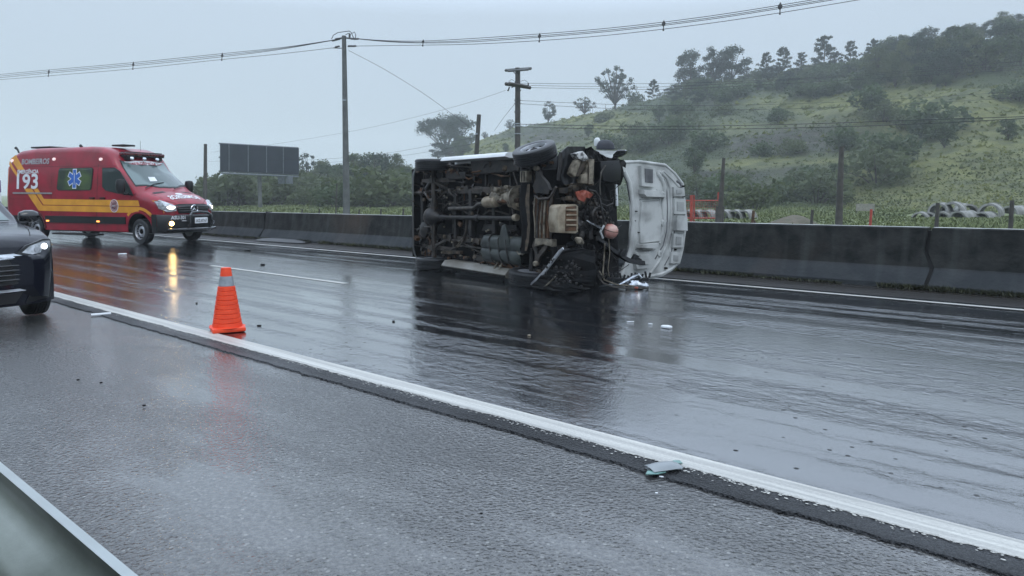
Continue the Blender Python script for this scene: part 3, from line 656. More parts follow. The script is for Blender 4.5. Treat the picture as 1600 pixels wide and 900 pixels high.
# panel gaps
for pl in ([(2.66, .40), (2.68, .40), (2.74, 1.2), (2.76, 2.26), (2.74, 2.26), (2.72, 1.2)], [(4.03, 1.0), (4.045, 1.0), (4.065, 1.30), (4.05, 1.30)], [(-.95, 2.245), (3.5, 2.205), (3.5, 2.195), (-.95, 2.235)], [(.78, .8), (.79, .8), (.79, 2.23), (.78, 2.23)],
           [(-1.1, 1.26), (.4, 1.26), (.4, 1.25), (-1.1, 1.25)], [(4.05, 1.30), (4.3, 1.42), (4.29, 1.43), (4.04, 1.31)], [(-1.15, .8), (-1.14, .8), (-1.13, 2.4), (-1.14, 2.4)]):
    part('panel_gap', pl, MT['reddark'], off=.002, th=.006, cuts=2)
mb = overlay([(-.93, 1.415), (.83, 1.405), (.83, 1.45), (-.93, 1.46)], SD, .02, .04, 3); mb.build('sliding_rail', MT['steelrim'], amb)
# windows
def win(poly, m, name='window', S=SD, fr=MT['blackplastic'], grow=1.07, off=.008, parent=amb):
    cx = sum(p[0] for p in poly)/len(poly); cy = sum(p[1] for p in poly)/len(poly)
    big = [(cx+(u-cx)*grow, cy+(v-cy)*(grow+.02)) for u, v in poly]
    f = overlay(big, S, off, .02, 3).build('window_seal' if name == 'window' else name+'_seal', fr, parent)
    w = overlay(poly, S, off+.005, .01, 3).build('pane', m, f); return f
wr = rrect(1.12, 1.53, 2.53, 2.15, .09); win([(u-(.0 if v > 1.8 else .05), v) for u, v in wr], M('patientglass', (.035, .05, .04), .08, c2=(.08, .12, .05), vs=2.3, det=1.5, ior=1.5), grow=1.05)
win([(2.95, 2.13), (3.42, 2.13), (3.62, 2.03), (3.95, 1.68), (4.17, 1.38), (3.55, 1.44), (3.10, 1.52), (2.97, 1.62)], MT['glassdark'], grow=1.05)
# rear pillar red lamp strip, side marker lamps
for (u, v, m) in ((.63, .61, 'marker'), (2.78, .62, 'marker')):
    part('side_marker', rrect(u-.06, v-.022, u+.06, v+.022, .02), MT[m], off=.045, th=.02, cuts=1)
for (u, v) in ((.87, 2.44), (2.85, 2.40), (-1.03, 2.43)):
    part('scene_lamp', ell(u, v, .06, .045, 12), MT['blink'], off=.03, th=.035, cuts=1)
part('tail_lamp', [(-1.25, 1.35), (-1.2, 1.35), (-1.15, 2.25), (-1.2, 2.25)], M('taillamp', (.5, .12, .06), .2, c2=(.7, .3, .2), vs=9, coat=1), off=.01)
# lettering and emblems
lettering('lettering_number', '193', SD, -.76, 1.55, .97, .47, MT['whiteprint'], amb, off=.014, bold=.022)
lettering('lettering_emergency', 'EMERGÊNCIA', SD, -.74, 2.02, .96, .15, MT['whiteprint'], amb, off=.014, bold=.03)
lettering('lettering_brigade', 'BOMBEIROS', SD, -.58, 2.30, 1.24, .17, M('greyprint', (.42, .40, .42), .4), amb, off=.016, bold=.03, shear=.1)
sm = MB(); c0 = (1.80, 1.85)
def star(rad, wd2, off, m_, nm):
    mb = MB()
    for k in range(3):
        a = PI/2+k*PI/3; ca, sa = math.cos(a), math.sin(a)
        pl = [(c0[0]+ca*x_-sa*y_, c0[1]+(sa*x_+ca*y_)) for x_, y_ in ((-rad, -wd2), (rad, -wd2), (rad, wd2), (-rad, wd2))]
        overlay(pl, SD, off+.0008*k, .002, 0, mb)
    return mb.build(nm, m_, amb, smooth=0)
star(.29, .085, .0165, MT['whiteprint'], 'star_outline'); star(.265, .062, .0195, MT['blueprint'], 'star_emblem')
overlay([(1.79, 1.68), (1.81, 1.68), (1.81, 2.02), (1.79, 2.02)], SD, .024, .002, 0).build('star_staff', MT['whiteprint'], amb, smooth=0)
cr = overlay(ell(3.43, 1.07, .165, .185, 28), SD, .011, .006, 1).build('crest', MT['whiteprint'], amb, smooth=0)
mb = MB(); ringstrip(ell(3.43, 1.07, .148, .166, 28), ell(3.43, 1.07, .105, .118, 28), SD, .0135, mb); mb.build('crest_ring', M('crestring', (.5, .3, .3), .4, c2=(.2, .05, .05), vs=45, lo=.48, hi=.52), cr, smooth=0, recalc=False)
overlay(ell(3.43, 1.07, .10, .112, 20), SD, .0145, .002, 1).build('crest_field', M('crestf', (.28, .12, .12), .4, c2=(.05, .03, .05), vs=22, lo=.48, hi=.52), cr, smooth=0)
lettering('crest_letters', 'BOMBEIROS', SD, 3.36, 1.05, .14, .04, MT['whiteprint'], cr, off=.018, bold=.02)
# windscreen, bonnet, front
ws = [(4.50, -.80), (4.57, -.3), (4.57, .3), (4.50, .80), (3.62, .66), (3.70, .3), (3.70, -.3), (3.62, -.66)]
ws = [(4.13, -.86), (4.24, -.6), (4.40, -.3), (4.44, 0), (4.40, .3), (4.24, .6), (4.13, .86), (3.42, .73), (3.55, .5), (3.63, .2), (3.63, -.2), (3.55, -.5), (3.42, -.73)]
f = overlay([(u+(.035 if u > 4.1 else -.03), v*1.03) for u, v in ws], TP, .006, .015, 4).build('windscreen', MT['blackplastic'], amb)
overlay(ws, TP, .014, .01, 4).build('glass', MT['glasspale'], f)
mb = MB(); mb.prism([TP(4.18, -.42, .018), TP(4.21, -.20, .018), TP(4.06, -.16, .018), TP(4.03, -.36, .018)], V((0, 0, .002))); mb.build('paper_sheet', MT['whiteprint'], f, smooth=0)
for (a, b2) in (((4.33, -.72), (4.28, -.05)), ((4.52, .1), (4.30, .62))):
    mb = MB(); mb.tube([TP(a[0], a[1], .035), TP((a[0]+b2[0])/2, (a[1]+b2[1])/2, .04), TP(b2[0], b2[1], .03)], .012, 6); mb.build('wiper', MT['blackplastic'], amb)
part('bonnet_vent', rrect(4.55, -.70, 4.66, -.30, .03), MT['blackplastic'], S=TP, off=.004); part('bonnet_vent', rrect(4.55, .30, 4.66, .70, .03), MT['blackplastic'], S=TP, off=.004)
for sg in (-1, 1): part('bonnet_gap', [(4.62, sg*.78), (5.1, sg*.70), (5.24, sg*.50), (5.24, sg*.485), (5.09, sg*.685), (4.62, sg*.765)], MT['reddark'], S=TP, off=.002, th=.006, cuts=2)
lettering('lettering_bonnet', 'BOMBEIROS', lambda u, v, off=0: TP(5.12+.0-(v-5.12)*1.0, u, off), -.52, 5.12, 1.05, .20, MT['whiteprint'], amb, off=.012, bold=.03, mirror=True)
part('bonnet_crest', ell(4.82, 0, .07, .12, 14), MT['whiteprint'], S=TP, off=.006, cuts=1)
def nose_x(B_, u, v, lo, hi):
    for _ in range(18):
        m_ = (lo+hi)/2
        if B_.w(m_)*itp(v, B_.U) >= abs(u) and B_.tz(m_, u) >= v+.02*0: lo = m_
        else: hi = m_
    return lo
def VS(u, v, off=0):      # upright nose surface: u across (y), v height
    x = nose_x(AB, u, v, 4.6, 5.345); n = V((1, .9*(abs(u)/.95)**2*(1 if u > 0 else -1), .25)).normalized()
    return V((x, u, v))+n*(off+.012)
# grille
def fpart(name, poly, m, off=.0, th=.05, cuts=3, parent=amb): return overlay(poly, VS, off, th, cuts).build(name, m, parent)
gr_ = fpart('grille', [(-.50, .86), (.50, .86), (.62, 1.08), (.45, 1.12), (-.45, 1.12), (-.62, 1.08)], MT['blackplastic'], .015)
for z in (.92, .985, 1.05):
    mb = MB(); mb.tube([VS(-.50-.3*(z-.92), z, .03), VS(-.2, z, .03), VS(.2, z, .03), VS(.50+.3*(z-.92), z, .03)], .018, 6, flat=.6); mb.build('grille_slat', M('slat', (.07, .07, .075), .35), gr_)
mb = MB(); mb.lathe([(.118, .03), (.13, .045), (.118, .06), (.106, .045)], VS(0, .97, .0), (1, 0, 0), 28, closed=True)
for k in range(3):
    a = PI/2+k*2*PI/3; c1 = VS(0, .97, .045); e1 = c1+V((0, math.cos(a)*.115, math.sin(a)*.115)); pr_ = V((0, -math.sin(a), math.cos(a)))*.024
    mb.add([c1+V((.008, 0, 0)), c1+pr_*.9, e1, c1-pr_*.9], [(0, 1, 2), (0, 2, 3)])
mb.build('badge', MT['chrome'], gr_)
def headlamp(sg):
    pl = [(sg*.60, .93), (sg*.62, 1.10), (sg*.84, 1.235), (sg*.93, 1.20), (sg*.90, 1.0), (sg*.80, .90)]
    def HS(u, v, off=0): return VS(u, v, off)
    h = overlay(pl, HS, .03, .08, 3).build('headlight', MT['lens'], amb)
    overlay([(u*.92+sg*.06, v*.8+.21) for u, v in ell(sg*.72, 1.02, .09, .075, 14)], HS, .036, .02, 1).build('bulb', MT['headlit'], h); return h
headlamp(-1); headlamp(1)
# bumper with bull bar
mb = MB(); rows = []
for y in np.linspace(-1.0, 1.0, 25):
    x = 5.46-.42*abs(y)**3.2; rows.append([(x-.35, y, .84), (x-.02, y, .83), (x+.02, y, .78), (x+.03, y, .55), (x, y, .42), (x-.10, y, .33), (x-.4, y, .30)])
mb.sheet(rows); mb.build('bumper', MT['blackplastic'], amb)
for sg in (-1, 1):
    mb = MB(); mb.sheet([[(x, sg*(1.0-.0*(x-4.9)), z) for z in (.32, .5, .84)] for x in (4.86, 5.05)]); mb.build('bumper_side', MT['blackplastic'], amb)
    fl = MB(); fl.lathe([(.001, 0), (.055, 0), (.06, -.03)], (5.52-.42*.75**3.2, sg*.75, .585), (1, sg*.25, 0), 16); fl.build('fog_lamp', MT['foglit'] if sg < 0 else MT['lens'], amb)
    mb = MB(); mb.tube([(5.35, sg*.38, .40), (5.55, sg*.40, .42), (5.66, sg*.40, .60), (5.64, sg*.38, .80), (5.60, sg*.28, .88), (5.60, 0, .90)], .036, 10); mb.build('bull_bar', MT['glossblack'], amb)
mb = MB(); mb.tube([(5.3, -.85, .42), (5.52, -.62, .42), (5.62, -.3, .42), (5.62, .3, .42), (5.52, .62, .42), (5.3, .85, .42)], .04, 10); mb.build('bull_bar', MT['glossblack'], amb)
pb = MB(); pb.box((5.655, 0, .66), (.012, .46, .16)); pb = pb.build('number_plate', MT['whiteprint'], amb, bevel=.004)
lettering('plate_letters', 'AIZ-8T67', lambda u, v, off=0: V((5.662+off, u, v)), -.20, .61, .40, .09, MT['blackplastic'], pb, off=.002, bold=.01)
lettering('lettering_unit', 'ASU-301', lambda u, v, off=0: V((5.46-.42*abs(u)**3.2+.03+off, u, v)), -.76, .70, .36, .10, MT['whiteprint'], amb, off=.012, bold=.02)
mb = MB(); mb.tube([(5.44-.42*.8**3.2, -.8, .655), (5.47-.42*.5**3.2, -.5, .655), (5.49, -.38, .655)], .014, 6); mb.build('bumper_trim', MT['steelrim'], amb)
# visor strip and light bar
strip = lambda u, v, off=0: AB.top(3.60-(v)-.13*abs(u)**2, u, off)
vs_ = overlay([(-.68, -.03), (.68, -.03), (.68, .09), (-.68, .09)], strip, .01, .012, 3).build('visor_strip', MT['whiteprint'], amb)
lettering('visor_letters', 'EMERGÊNCIA 193', strip, -.62, -.01, 1.24, .075, M('redprint', (.35, .03, .05), .4), vs_, off=.014, bold=.02)
lb = thing_lb = None
mb = MB(); mb.box((3.42, 0, 2.56), (.28, 1.35, .09)); lbp = mb.build('light_bar', MT['lightbar'], amb, bevel=.03)
mb = MB(); mb.box((3.40, 0, 2.50), (.34, 1.30, .03)); mb.box((3.40, 0, 2.615), (.24, 1.22, .025)); mb.build('bar_tray', MT['blackplastic'], lbp, bevel=.006)
for y in (-.55, .55): 
    mb = MB(); mb.box((3.42, y, 2.44), (.2, .12, .12)); mb.build('bracket', MT['blackplastic'], lbp)
for y in (-.52, -.1, .35): 
    mb = MB(); mb.lathe([(.05, 0), (.06, .02), (.04, .05), (.01, .06)], (3.60, y, 2.42), (1, 0, .3), 12); mb.build('lens', MT['chrome'], lbp)
for (x, y, w_, l_) in ((-.1, -.3, .7, .9), (2.9, -.2, .4, .5)):
    mb = MB(); mb.box((x, y, 2.83), (l_, w_, .05)); mb.build('roof_vent', MT['blackplastic'], amb, bevel=.02)
for x, y in ((1.9, -.72), (-.95, -.75)):
    mb = MB(); mb.tube([(x, y, 2.68), (x-.06, y, 2.78), (x-.14, y, 2.83)], [.025, .03, .045], 8); mb.build('roof_lamp', MT['blackplastic'], amb)
mb = MB(); mb.tube([(3.9-.9, .3, 2.7), (3.0, .3, 3.0)], .005, 5); mb.build('antenna', MT['wire'], amb)
for sg in (-1, 1):      # mirrors and door handles
    mb = MB(); mb.lathe([(.01, -.20), (.09, -.19), (.12, -.1), (.125, .1), (.10, .18), (.01, .2)], (3.95, sg*1.20, 1.62), (0, 0, 1), 16); mm = mb.build('mirror', MT['blackplastic'], amb)
    mb = MB(); mb.tube([(4.0, sg*.96, 1.42), (3.97, sg*1.1, 1.40), (3.95, sg*1.18, 1.46)], .03, 8); mb.build('mirror_arm', MT['blackplastic'], mm)
for u in (2.55, 2.98): part('door_handle', rrect(u-.09, 1.27, u+.09, 1.31, .018), MT['blackplastic'], off=.04, th=.05, cuts=0)
mb = MB(); mb.box((-1.33, 0, .5), (.2, 1.9, .16)); mb.build('rear_bumper', MT['blackplastic'], amb, bevel=.02)
mb = MB(); mb.box((2, 0, .36), (6.2, 1.5, .12)); mb.build('underbody', MT['grime'], amb)

# ------------------------------------------------------------ dark car at the left edge
CF = V((.75, -.6614, 0)); car = thing('parked_car', 'dark navy compact SUV with lit headlight, cut off by the left edge', 'car', (-6.10, 7.93, .004), math.atan2(CF.y, CF.x))
CB = Body(top=[(-3.45, .95), (-3.40, 1.08), (-3.28, 1.18), (-3.0, 1.45), (-2.7, 1.57), (-2.2, 1.60), (-1.8, 1.59), (-1.4, 1.51), (-1.05, 1.36), (-.38, 1.06), (-.2, 1.04), (.1, 1.02), (.4, .985), (.6, .94), (.70, .89), (.78, .82), (.81, .75)],
          bot=[(-3.45, .5), (-3.2, .32), (-2.6, .24), (.5, .24), (.75, .3), (.81, .42)],
          w=[(-3.45, .70), (-3.35, .82), (-3.0, .885), (-.5, .895), (.2, .895), (.45, .865), (.62, .79), (.73, .70), (.81, .58)],
          tum=[(0, .94), (.3, .97), (.55, 1), (.85, 1), (1.0, .965), (1.3, .88), (1.6, .74)], r=.08, curve=((-3.5, -.2), (-2.5, 0), (-1.2, .18), (0, .28), (.5, .22), (.81, .1)))
bo = CB.mesh().build('body', [MT['navy'], MT['grime']], car, smooth=30)
cut = []
for x in (0, -2.57):
    for sg in (-1, 1):
        m = MB(); m.lathe([(.385, -.35), (.385, .35)], (x, sg*.9, .36), (0, 1, 0), 32); m.m = [1]*len(m.f)
        c_ = m.build('cutter', [MT['navy'], MT['grime']], None, smooth=0); c_.parent = car; cut.append(c_)
bpy.context.view_layer.update(); boolcut(bo, cut)
for x in (0, -2.57):
    for sg in (-1, 1): wheel(car, (x, sg*.79, .335), .335, .215, sg, MT['steelrim'], holes=5)
CT = lambda u, v, off=0: CB.top(u, v, off); CS = lambda u, v, off=0: CB.side(u, v, off, 1); CSr = lambda u, v, off=0: CB.side(u, v, off, -1)
ws = [(-.57, -.72), (-.45, -.35), (-.42, 0), (-.45, .35), (-.57, .72), (-1.38, .56), (-1.33, .3), (-1.31, 0), (-1.33, -.3), (-1.38, -.56)]
f = overlay([(u+(.04 if u > -.8 else -.02), v*1.04) for u, v in ws], CT, .005, .01, 4).build('windscreen', MT['glossblack'], car)
overlay(ws, CT, .012, .01, 4).build('glass', MT['glasspale'], f)
for (a, b2) in (((-.47, .1), (-.65, .62)), ((-.43, -.4), (-.57, .05))):
    mb = MB(); mb.tube([CT(a[0], a[1], .03), CT(b2[0], b2[1], .03)], .011, 6); mb.build('wiper', MT['blackplastic'], car)
for S_ in (CS, CSr):
    overlay([(-.75, 1.04), (-1.2, 1.34), (-1.6, 1.44), (-2.2, 1.44), (-2.7, 1.3), (-2.6, 1.08)], S_, .006, .012, 3).build('side_window', MT['glassdark'], car)
    overlay([(.42, .33), (.30, .62), (.15, .74), (-.15, .74), (-.32, .62), (-.40, .30), (-.44, .30), (-.38, .68), (-.18, .80), (.18, .80), (.36, .67), (.47, .33)], S_, .02, .03, 0).build('arch_moulding', MT['blackplastic'], car)
for sg in (-1, 1):
    mb = MB(); mb.lathe([(.01, -.11), (.055, -.10), (.08, -.04), (.08, .05), (.055, .10), (.01, .11)], (-.84, sg*1.00, 1.12), (0, 1, 0), 16); mo = mb.build('mirror', MT['glossblack'], car)
    mb = MB(); mb.tube([(-.75, sg*.84, 1.04), (-.8, sg*.94, 1.04), (-.82, sg*1.0, 1.08)], .028, 8); mb.build('mirror_stalk', MT['blackplastic'], mo)
def CN(u, v, off=0):      # nose surface
    q = abs(u)/.86; x = .845-.36*q**3.0-.25*max(0, v-.62)**1.3*1.6-.05*max(0, .4-v); return V((x+off, u, v))
mb = MB(); mb.sheet([[CN(u, v, .0) for v in (.22, .30, .40, .50, .62, .70, .78, .84)] for u in np.linspace(-.86, .86, 33)]); mb.build('front_bumper', MT['navy'], car, smooth=40)
def cpart(name, poly, m, off=.01, th=.03, cuts=3, parent=car): return overlay(poly, CN, off, th, cuts).build(name, m, parent)
g1 = cpart('grille', [(-.42, .45), (.42, .45), (.52, .55), (.50, .66), (.40, .71), (-.40, .71), (-.50, .66), (-.52, .55)], MT['blackplastic'], .012)
for z in (.50, .55, .60, .65):
    mb = MB(); mb.tube([CN(u, z, .02) for u in np.linspace(-.44, .44, 9)], .011, 6, flat=.7); mb.build('grille_slat', MT['glossblack'], g1)
cpart('chrome_bar', [(-.52, .725), (0, .70), (.52, .725), (.66, .775), (.64, .80), (.56, .80), (.42, .775), (0, .76), (-.42, .775), (-.56, .80), (-.64, .80), (-.66, .775)], MT['chrome'], .03)
cpart('lower_intake', [(-.40, .25), (.40, .25), (.48, .36), (-.48, .36)], MT['blackplastic'], .012)
cpart('skid_trim', [(-.5, .375), (.5, .375), (.56, .40), (-.56, .40)], MT['steelrim'], .02)
for sg in (-1, 1):
    def HS(u, v, off=0): return CN(u, v, off)
    h = overlay([(sg*.42, .775), (sg*.54, .85), (sg*.74, .905), (sg*.845, .895), (sg*.845, .82), (sg*.80, .77), (sg*.58, .735)], HS, .045, .07, 3).build('headlight', MT['blackplastic'], car)
    overlay([(sg*.48, .78), (sg*.57, .842), (sg*.75, .89), (sg*.83, .882), (sg*.83, .83), (sg*.79, .785), (sg*.59, .752)], HS, .052, .01, 3).build('lens', MT['lens'], h)
    overlay(ell(sg*.745, .828, .036, .032, 12), HS, .064, .02, 1).build('projector', MT['carlit'], h)
    overlay(ell(sg*.645, .80, .03, .026, 12), HS, .058, .02, 1).build('projector', MT['steelrim'], h)
    cpart('running_light', [(sg*.72, .665), (sg*.80, .655), (sg*.835, .52), (sg*.825, .515), (sg*.785, .64), (sg*.72, .65)], MT['silver'], .03)
    cpart('bumper_pocket', [(sg*.56, .50), (sg*.60, .68), (sg*.78, .635), (sg*.81, .50), (sg*.70, .44)], MT['glossblack'], .008)
    cpart('bumper_corner', [(sg*.50, .24), (sg*.80, .26), (sg*.82, .46), (sg*.58, .38)], MT['blackplastic'], .01)
    overlay([(.45, sg*.66), (.1, sg*.74), (-.1, sg*.76), (-.1, sg*.752), (.1, sg*.732), (.45, sg*.652)], CT, .002, .006, 2).build('bonnet_gap', MT['grime'], car)
mb = MB(); mb.box((-1.3, 0, .26), (3.8, 1.5, .12)); mb.build('underbody', MT['grime'], car)
pl = MB(); pl.box((.872, 0, .475), (.01, .40, .13)); pl.build('number_plate', MT['whiteprint'], car)

# ------------------------------------------------------------ overturned van (local frame: x forward, y to its left, z up; it lies on its left side)
WF = V((.58, -.815, 0)).normalized(); WU = V((.815, .58, 0)); WU = (WU-WF*WU.dot(WF)).normalized(); WL = V((0, 0, -1))
WO = V((0, 10.96, 1.035))
wm = Matrix((WF, WL, WU)).transposed()
van = thing('overturned_van', 'wrecked white van lying on its side, dark underside towards the viewer, bonnet sprung open', 'van', WO, mat=wm)
def loc(P): d = P-WO; return V((d.dot(WF), d.dot(WL), d.dot(WU)))
def pl_hit(px, py, O, n):
    r = ray(px, py); C = V((0, 0, H)); return C+r*((O-C).dot(n)/r.dot(n))
def U(px, py, z=.35): return loc(pl_hit(px, py, WO+WU*z, WU))       # measured on the underside, height z
def Fr(px, py, x=.75): return loc(pl_hit(px, py, WO+WF*x, WF))      # measured on the front, x ahead of the axle
def W(name, mb, m, parent=van, **k): return mb.build(name, m, parent, **k)
def tubeU(name, pts, r, m, n=8, parent=van, flat=1):
    mb = MB(); mb.tube([U(*p) for p in pts], r, n, flat=flat); return W(name, mb, m, parent)
def tubeF(name, pts, r, m, n=8, parent=van, flat=1):
    mb = MB(); mb.tube([Fr(*p) for p in pts], r, n, flat=flat); return W(name, mb, m, parent)
def plateU(name, poly, z, th, m, bevel=.008, parent=van, smooth=30):
    mb = MB(); mb.prism([U(x, y, z) for x, y in poly], V((0, 0, th))); return W(name, mb, m, parent, bevel=bevel, smooth=smooth)
def plateF(name, poly, x, th, m, bevel=.008, parent=van, smooth=30):
    mb = MB(); mb.prism([Fr(a, b, x) for a, b in poly], V((-th, 0, 0))); return W(name, mb, m, parent, bevel=bevel, smooth=smooth)
# cabin and load body, white
VB = Body(top=[(-3.9, 1.9), (-3.85, 2.0), (-3.7, 2.06), (-1, 2.1), (-.45, 2.06), (-.2, 1.96), (.5, 1.45), (.56, 1.38)],
          bot=[(-3.9, .56), (-.62, .56), (-.55, 1.05), (.56, 1.15)], w=[(-3.9, .93), (-3.8, .97), (0, .985), (.56, .95)],
          tum=[(0, 1), (.9, 1), (1.2, .99), (1.5, .93), (2.1, .80)], r=.12, curve=((-4, 0), (-.6, 0), (.4, .12), (.56, .1)))
bo = VB.mesh().build('body', [MT['whitevan'], MT['grime']], van, smooth=28)
cut = []
for sg in (-1, 1):
    m = MB(); m.lathe([(.44, -.32), (.44, .32)], (-2.98, sg*1.0, .40), (0, 1, 0), 32); m.m = [1]*len(m.f)
    c_ = m.build('cutter', [MT['whitevan'], MT['grime']], None, smooth=0); c_.parent = van; cut.append(c_)
bpy.context.view_layer.update(); boolcut(bo, cut)
VT = lambda u, v, off=0: VB.top(u, v, off)
f = overlay([(.44, -.80), (.50, -.3), (.50, .3), (.44, .80), (-.16, .66), (-.10, 0), (-.16, -.66)], VT, .008, .012, 4).build('windscreen', MT['glassgreen'], van)
for sg in (-1, 1):
    VSd = lambda u, v, off=0, sg=sg: VB.side(u, v, off, sg)
    overlay([(.25, 1.35), (-.1, 1.70), (-.9, 1.80), (-.95, 1.28), (.1, 1.22)], VSd, .006, .012, 3).build('side_window', MT['glassdark'], van)
    overlay([(-1.2, 1.28), (-1.2, 1.80), (-3.3, 1.80), (-3.4, 1.3)], VSd, .006, .012, 3).build('side_window', MT['glassdark'], van)
# floor, sills, frame
mb = MB(); mb.box((-2.05, 0, .545), (3.55, 1.80, .03)); W('floor_pan', mb, MT['grime'])
for k in range(9):
    mb = MB(); mb.box((-.75-k*.36, .35 if k % 2 else -.3, .515), (.045, .95, .04)); W('floor_rib', mb, MT['grime2'], bevel=.008)
# sills: top sill white-silver, lower sill double rib pale
def sill(y, sgn, name, m):
    mb = MB(); prof_ = [(y, .22), (y+sgn*.045, .235), (y+sgn*.07, .29), (y+sgn*.075, .42), (y+sgn*.05, .54), (y, .55), (y-sgn*(.02 if sgn < 0 else .09), .50), (y-sgn*(.02 if sgn < 0 else .09), .30)]
    xs_ = np.linspace(-2.50, -.50, 12); mb.sheet([[(x, a, b) for a, b in prof_+[prof_[0]]] for x in xs_]); mb.add([(xs_[0], a, b) for a, b in prof_], [tuple(range(8))]); mb.add([(xs_[-1], a, b) for a, b in prof_], [tuple(range(8))])
    return W(name, mb, m, smooth=50)
sill(-.955, -1, 'sill', MT['whitevan']); sl2 = sill(.90, 1, 'sill', M('sillgrey', (.21, .205, .185), .5, c2=(.12, .11, .09), vs=3))
mb = MB(); mb.box((-1.5, .93, .215), (1.98, .03, .03)); mb.build('sill_seam', MT['grime'], sl2)
for y in (-.42, .42):
    mb = MB(); mb.sheet([[(x, y+a, z0+b) for a, b in ((-.04, -.07), (.04, -.07), (.04, .07), (-.04, .07), (-.04, -.07))] for x, z0 in ((-3.75, .50), (-3.3, .56), (-2.9, .60), (-2.4, .52), (-1.9, .44), (-.5, .42), (-.1, .46), (.3, .48), (.8, .48))])
    W('frame_rail', mb, MT['frame'], smooth=35)
for x, z in ((-3.6, .47), (-2.35, .46), (-1.75, .40), (-1.05, .41)):
    mb = MB(); mb.box((x, 0, z), (.09, .86, .08)); W('cross_member', mb, MT['grime2'], bevel=.01)
# inner side liners (dark, behind sills)
tubeU('brake_line', [(700, 258, .45), (745, 262, .42), (800, 262, .42), (812, 300, .42)], .012, MT['pipe'])
plateU('body_bracket', [(735, 252), (800, 249), (806, 268), (738, 272)], .40, .1, MT['grime2'])
plateU('body_bracket', [(737, 293), (806, 291), (806, 297), (737, 299)], .36, .06, MT['frame'])
plateU('body_bracket', [(696, 270), (727, 268), (727, 279), (697, 281)], .40, .08, MT['grime2'])
plateU('heat_shield', [(752, 360), (756, 350), (806, 352), (808, 362)], .47, .03, MT['grime2'])
# rear end: bumper, rear axle, diff, springs, shocks, spare carrier
mb = MB(); rows = []
for y in np.linspace(-.96, .98, 22):
    e_ = max(0, abs(y)-.75); rows.append([(-3.78+e_*1.2, y, .36), (-3.93+e_*1.1, y, .40), (-3.98+e_*.9, y, .52), (-3.98+e_*.9, y, .72), (-3.92+e_*.9, y, .86)])
mb.sheet(rows); W('rear_bumper', mb, MT['blackplastic'], smooth=50)
mb = MB(); mb.box((-3.88, 0, .60), (.10, 1.7, .4)); W('rear_panel', mb, MT['grime'])
for k, y in enumerate((-.55, -.15, .3, .62)):
    mb = MB(); mb.tube([(-3.80, y, .38), (-3.84, y+.03, .55)], .012, 6); W('bumper_stay', mb, MT['pipe'])
mb = MB(); mb.tube([(-2.98, -.80, .35), (-2.98, -.3, .36), (-2.98, -.14, .36), (-2.98, .14, .36), (-2.98, .3, .36), (-2.98, .80, .35)], [.045, .05, .075, .075, .05, .045], 12); W('rear_axle', mb, MT['frame'])
mb = MB(); mb.lathe([(.04, -.19), (.13, -.15), (.165, -.06), (.165, .05), (.12, .12), (.06, .2), (.05, .26)], (-2.98, .05, .35), (1, 0, 0), 22); W('differential', mb, MT['grime2'], smooth=40)
mb = MB(); mb.lathe([(.175, -.02), (.18, 0), (.17, .02)], (-3.05, .05, .35), (1, 0, 0), 22)
for k in range(10): a = k*PI/5; mb.lathe([(.012, 0), (.012, .02)], (-3.08, .05+.15*math.cos(a), .35+.15*math.sin(a)), (-1, 0, 0), 6)
W('differential_flange', mb, MT['pipe'])
for y in (-.62, .62):
    sp_ = None
    for k in range(3):
        mb = MB(); L_ = .62-.15*k; mb.sheet([[(x, y-.035, .44+.045*k*0-.012*k-.05*(1-(abs(x+2.98)/.62)**2)), (x, y+.035, .44-.012*k-.05*(1-(abs(x+2.98)/.62)**2)), (x, y+.035, .45-.012*k-.05*(1-(abs(x+2.98)/.62)**2)), (x, y-.035, .45-.012*k-.05*(1-(abs(x+2.98)/.62)**2)), (x, y-.035, .44-.012*k-.05*(1-(abs(x+2.98)/.62)**2))] for x in np.linspace(-2.98-L_, -2.98+L_, 9)])
        o_ = W('leaf_spring' if k == 0 else 'leaf', mb, MT['frame'], parent=van if k == 0 else sp_); sp_ = sp_ or o_
    mb = MB(); mb.tube([(-2.93, y*.95, .33), (-2.75, y*.7, .62)], [.03, .045], 10); W('shock_absorber', mb, MT['pipe'])
    mb = MB(); mb.box((-2.98, y, .30), (.12, .10, .03)); 
    for q in ((-.045, -.035), (.045, -.035), (-.045, .035), (.045, .035)): mb.cyl((-2.98+q[0], y+q[1], .28), (-2.98+q[0], y+q[1], .42), .009, 6)
    W('spring_clamp', mb, MT['frame'])
tubeU('tail_pipe', [(647, 302, .42), (664, 301, .40), (672, 312, .38), (682, 313, .40)], .03, MT['pipe'], 10)
tubeU('panhard_rod', [(666, 296, .34), (680, 276, .40)], .045, MT['grime2'], 8)
tubeU('track_link', [(676, 320, .38), (670, 332, .36), (667, 345, .33)], .02, MT['pipe'])
tubeU('track_link', [(690, 298, .3), (679, 297, .3), (678, 370, .3), (679, 398, .3)], .016, MT['frame'])
tubeU('support_bar', [(730, 340, .37), (728, 362, .36), (722, 380, .35)], .024, MT['frame'])
tubeU('spare_hanger', [(724, 374, .34), (716, 386, .32), (713, 386, .32), (722, 372, .34)], .008, MT['alu'])
tubeU('spare_hanger', [(656, 353, .36), (664, 354, .34), (674, 354, .34)], .012, MT['pipe'])
mb = MB(); mb.lathe([(.16, -.02), (.15, -.06), (.08, -.10), (.02, -.11)], U(666, 359, .42), (0, 0, 1), 20); W('spare_bowl', mb, MT['grime2'])
plateU('side_bracket', [(691, 391), (718, 392), (718, 397), (692, 397)], .40, .08, MT['mud'])
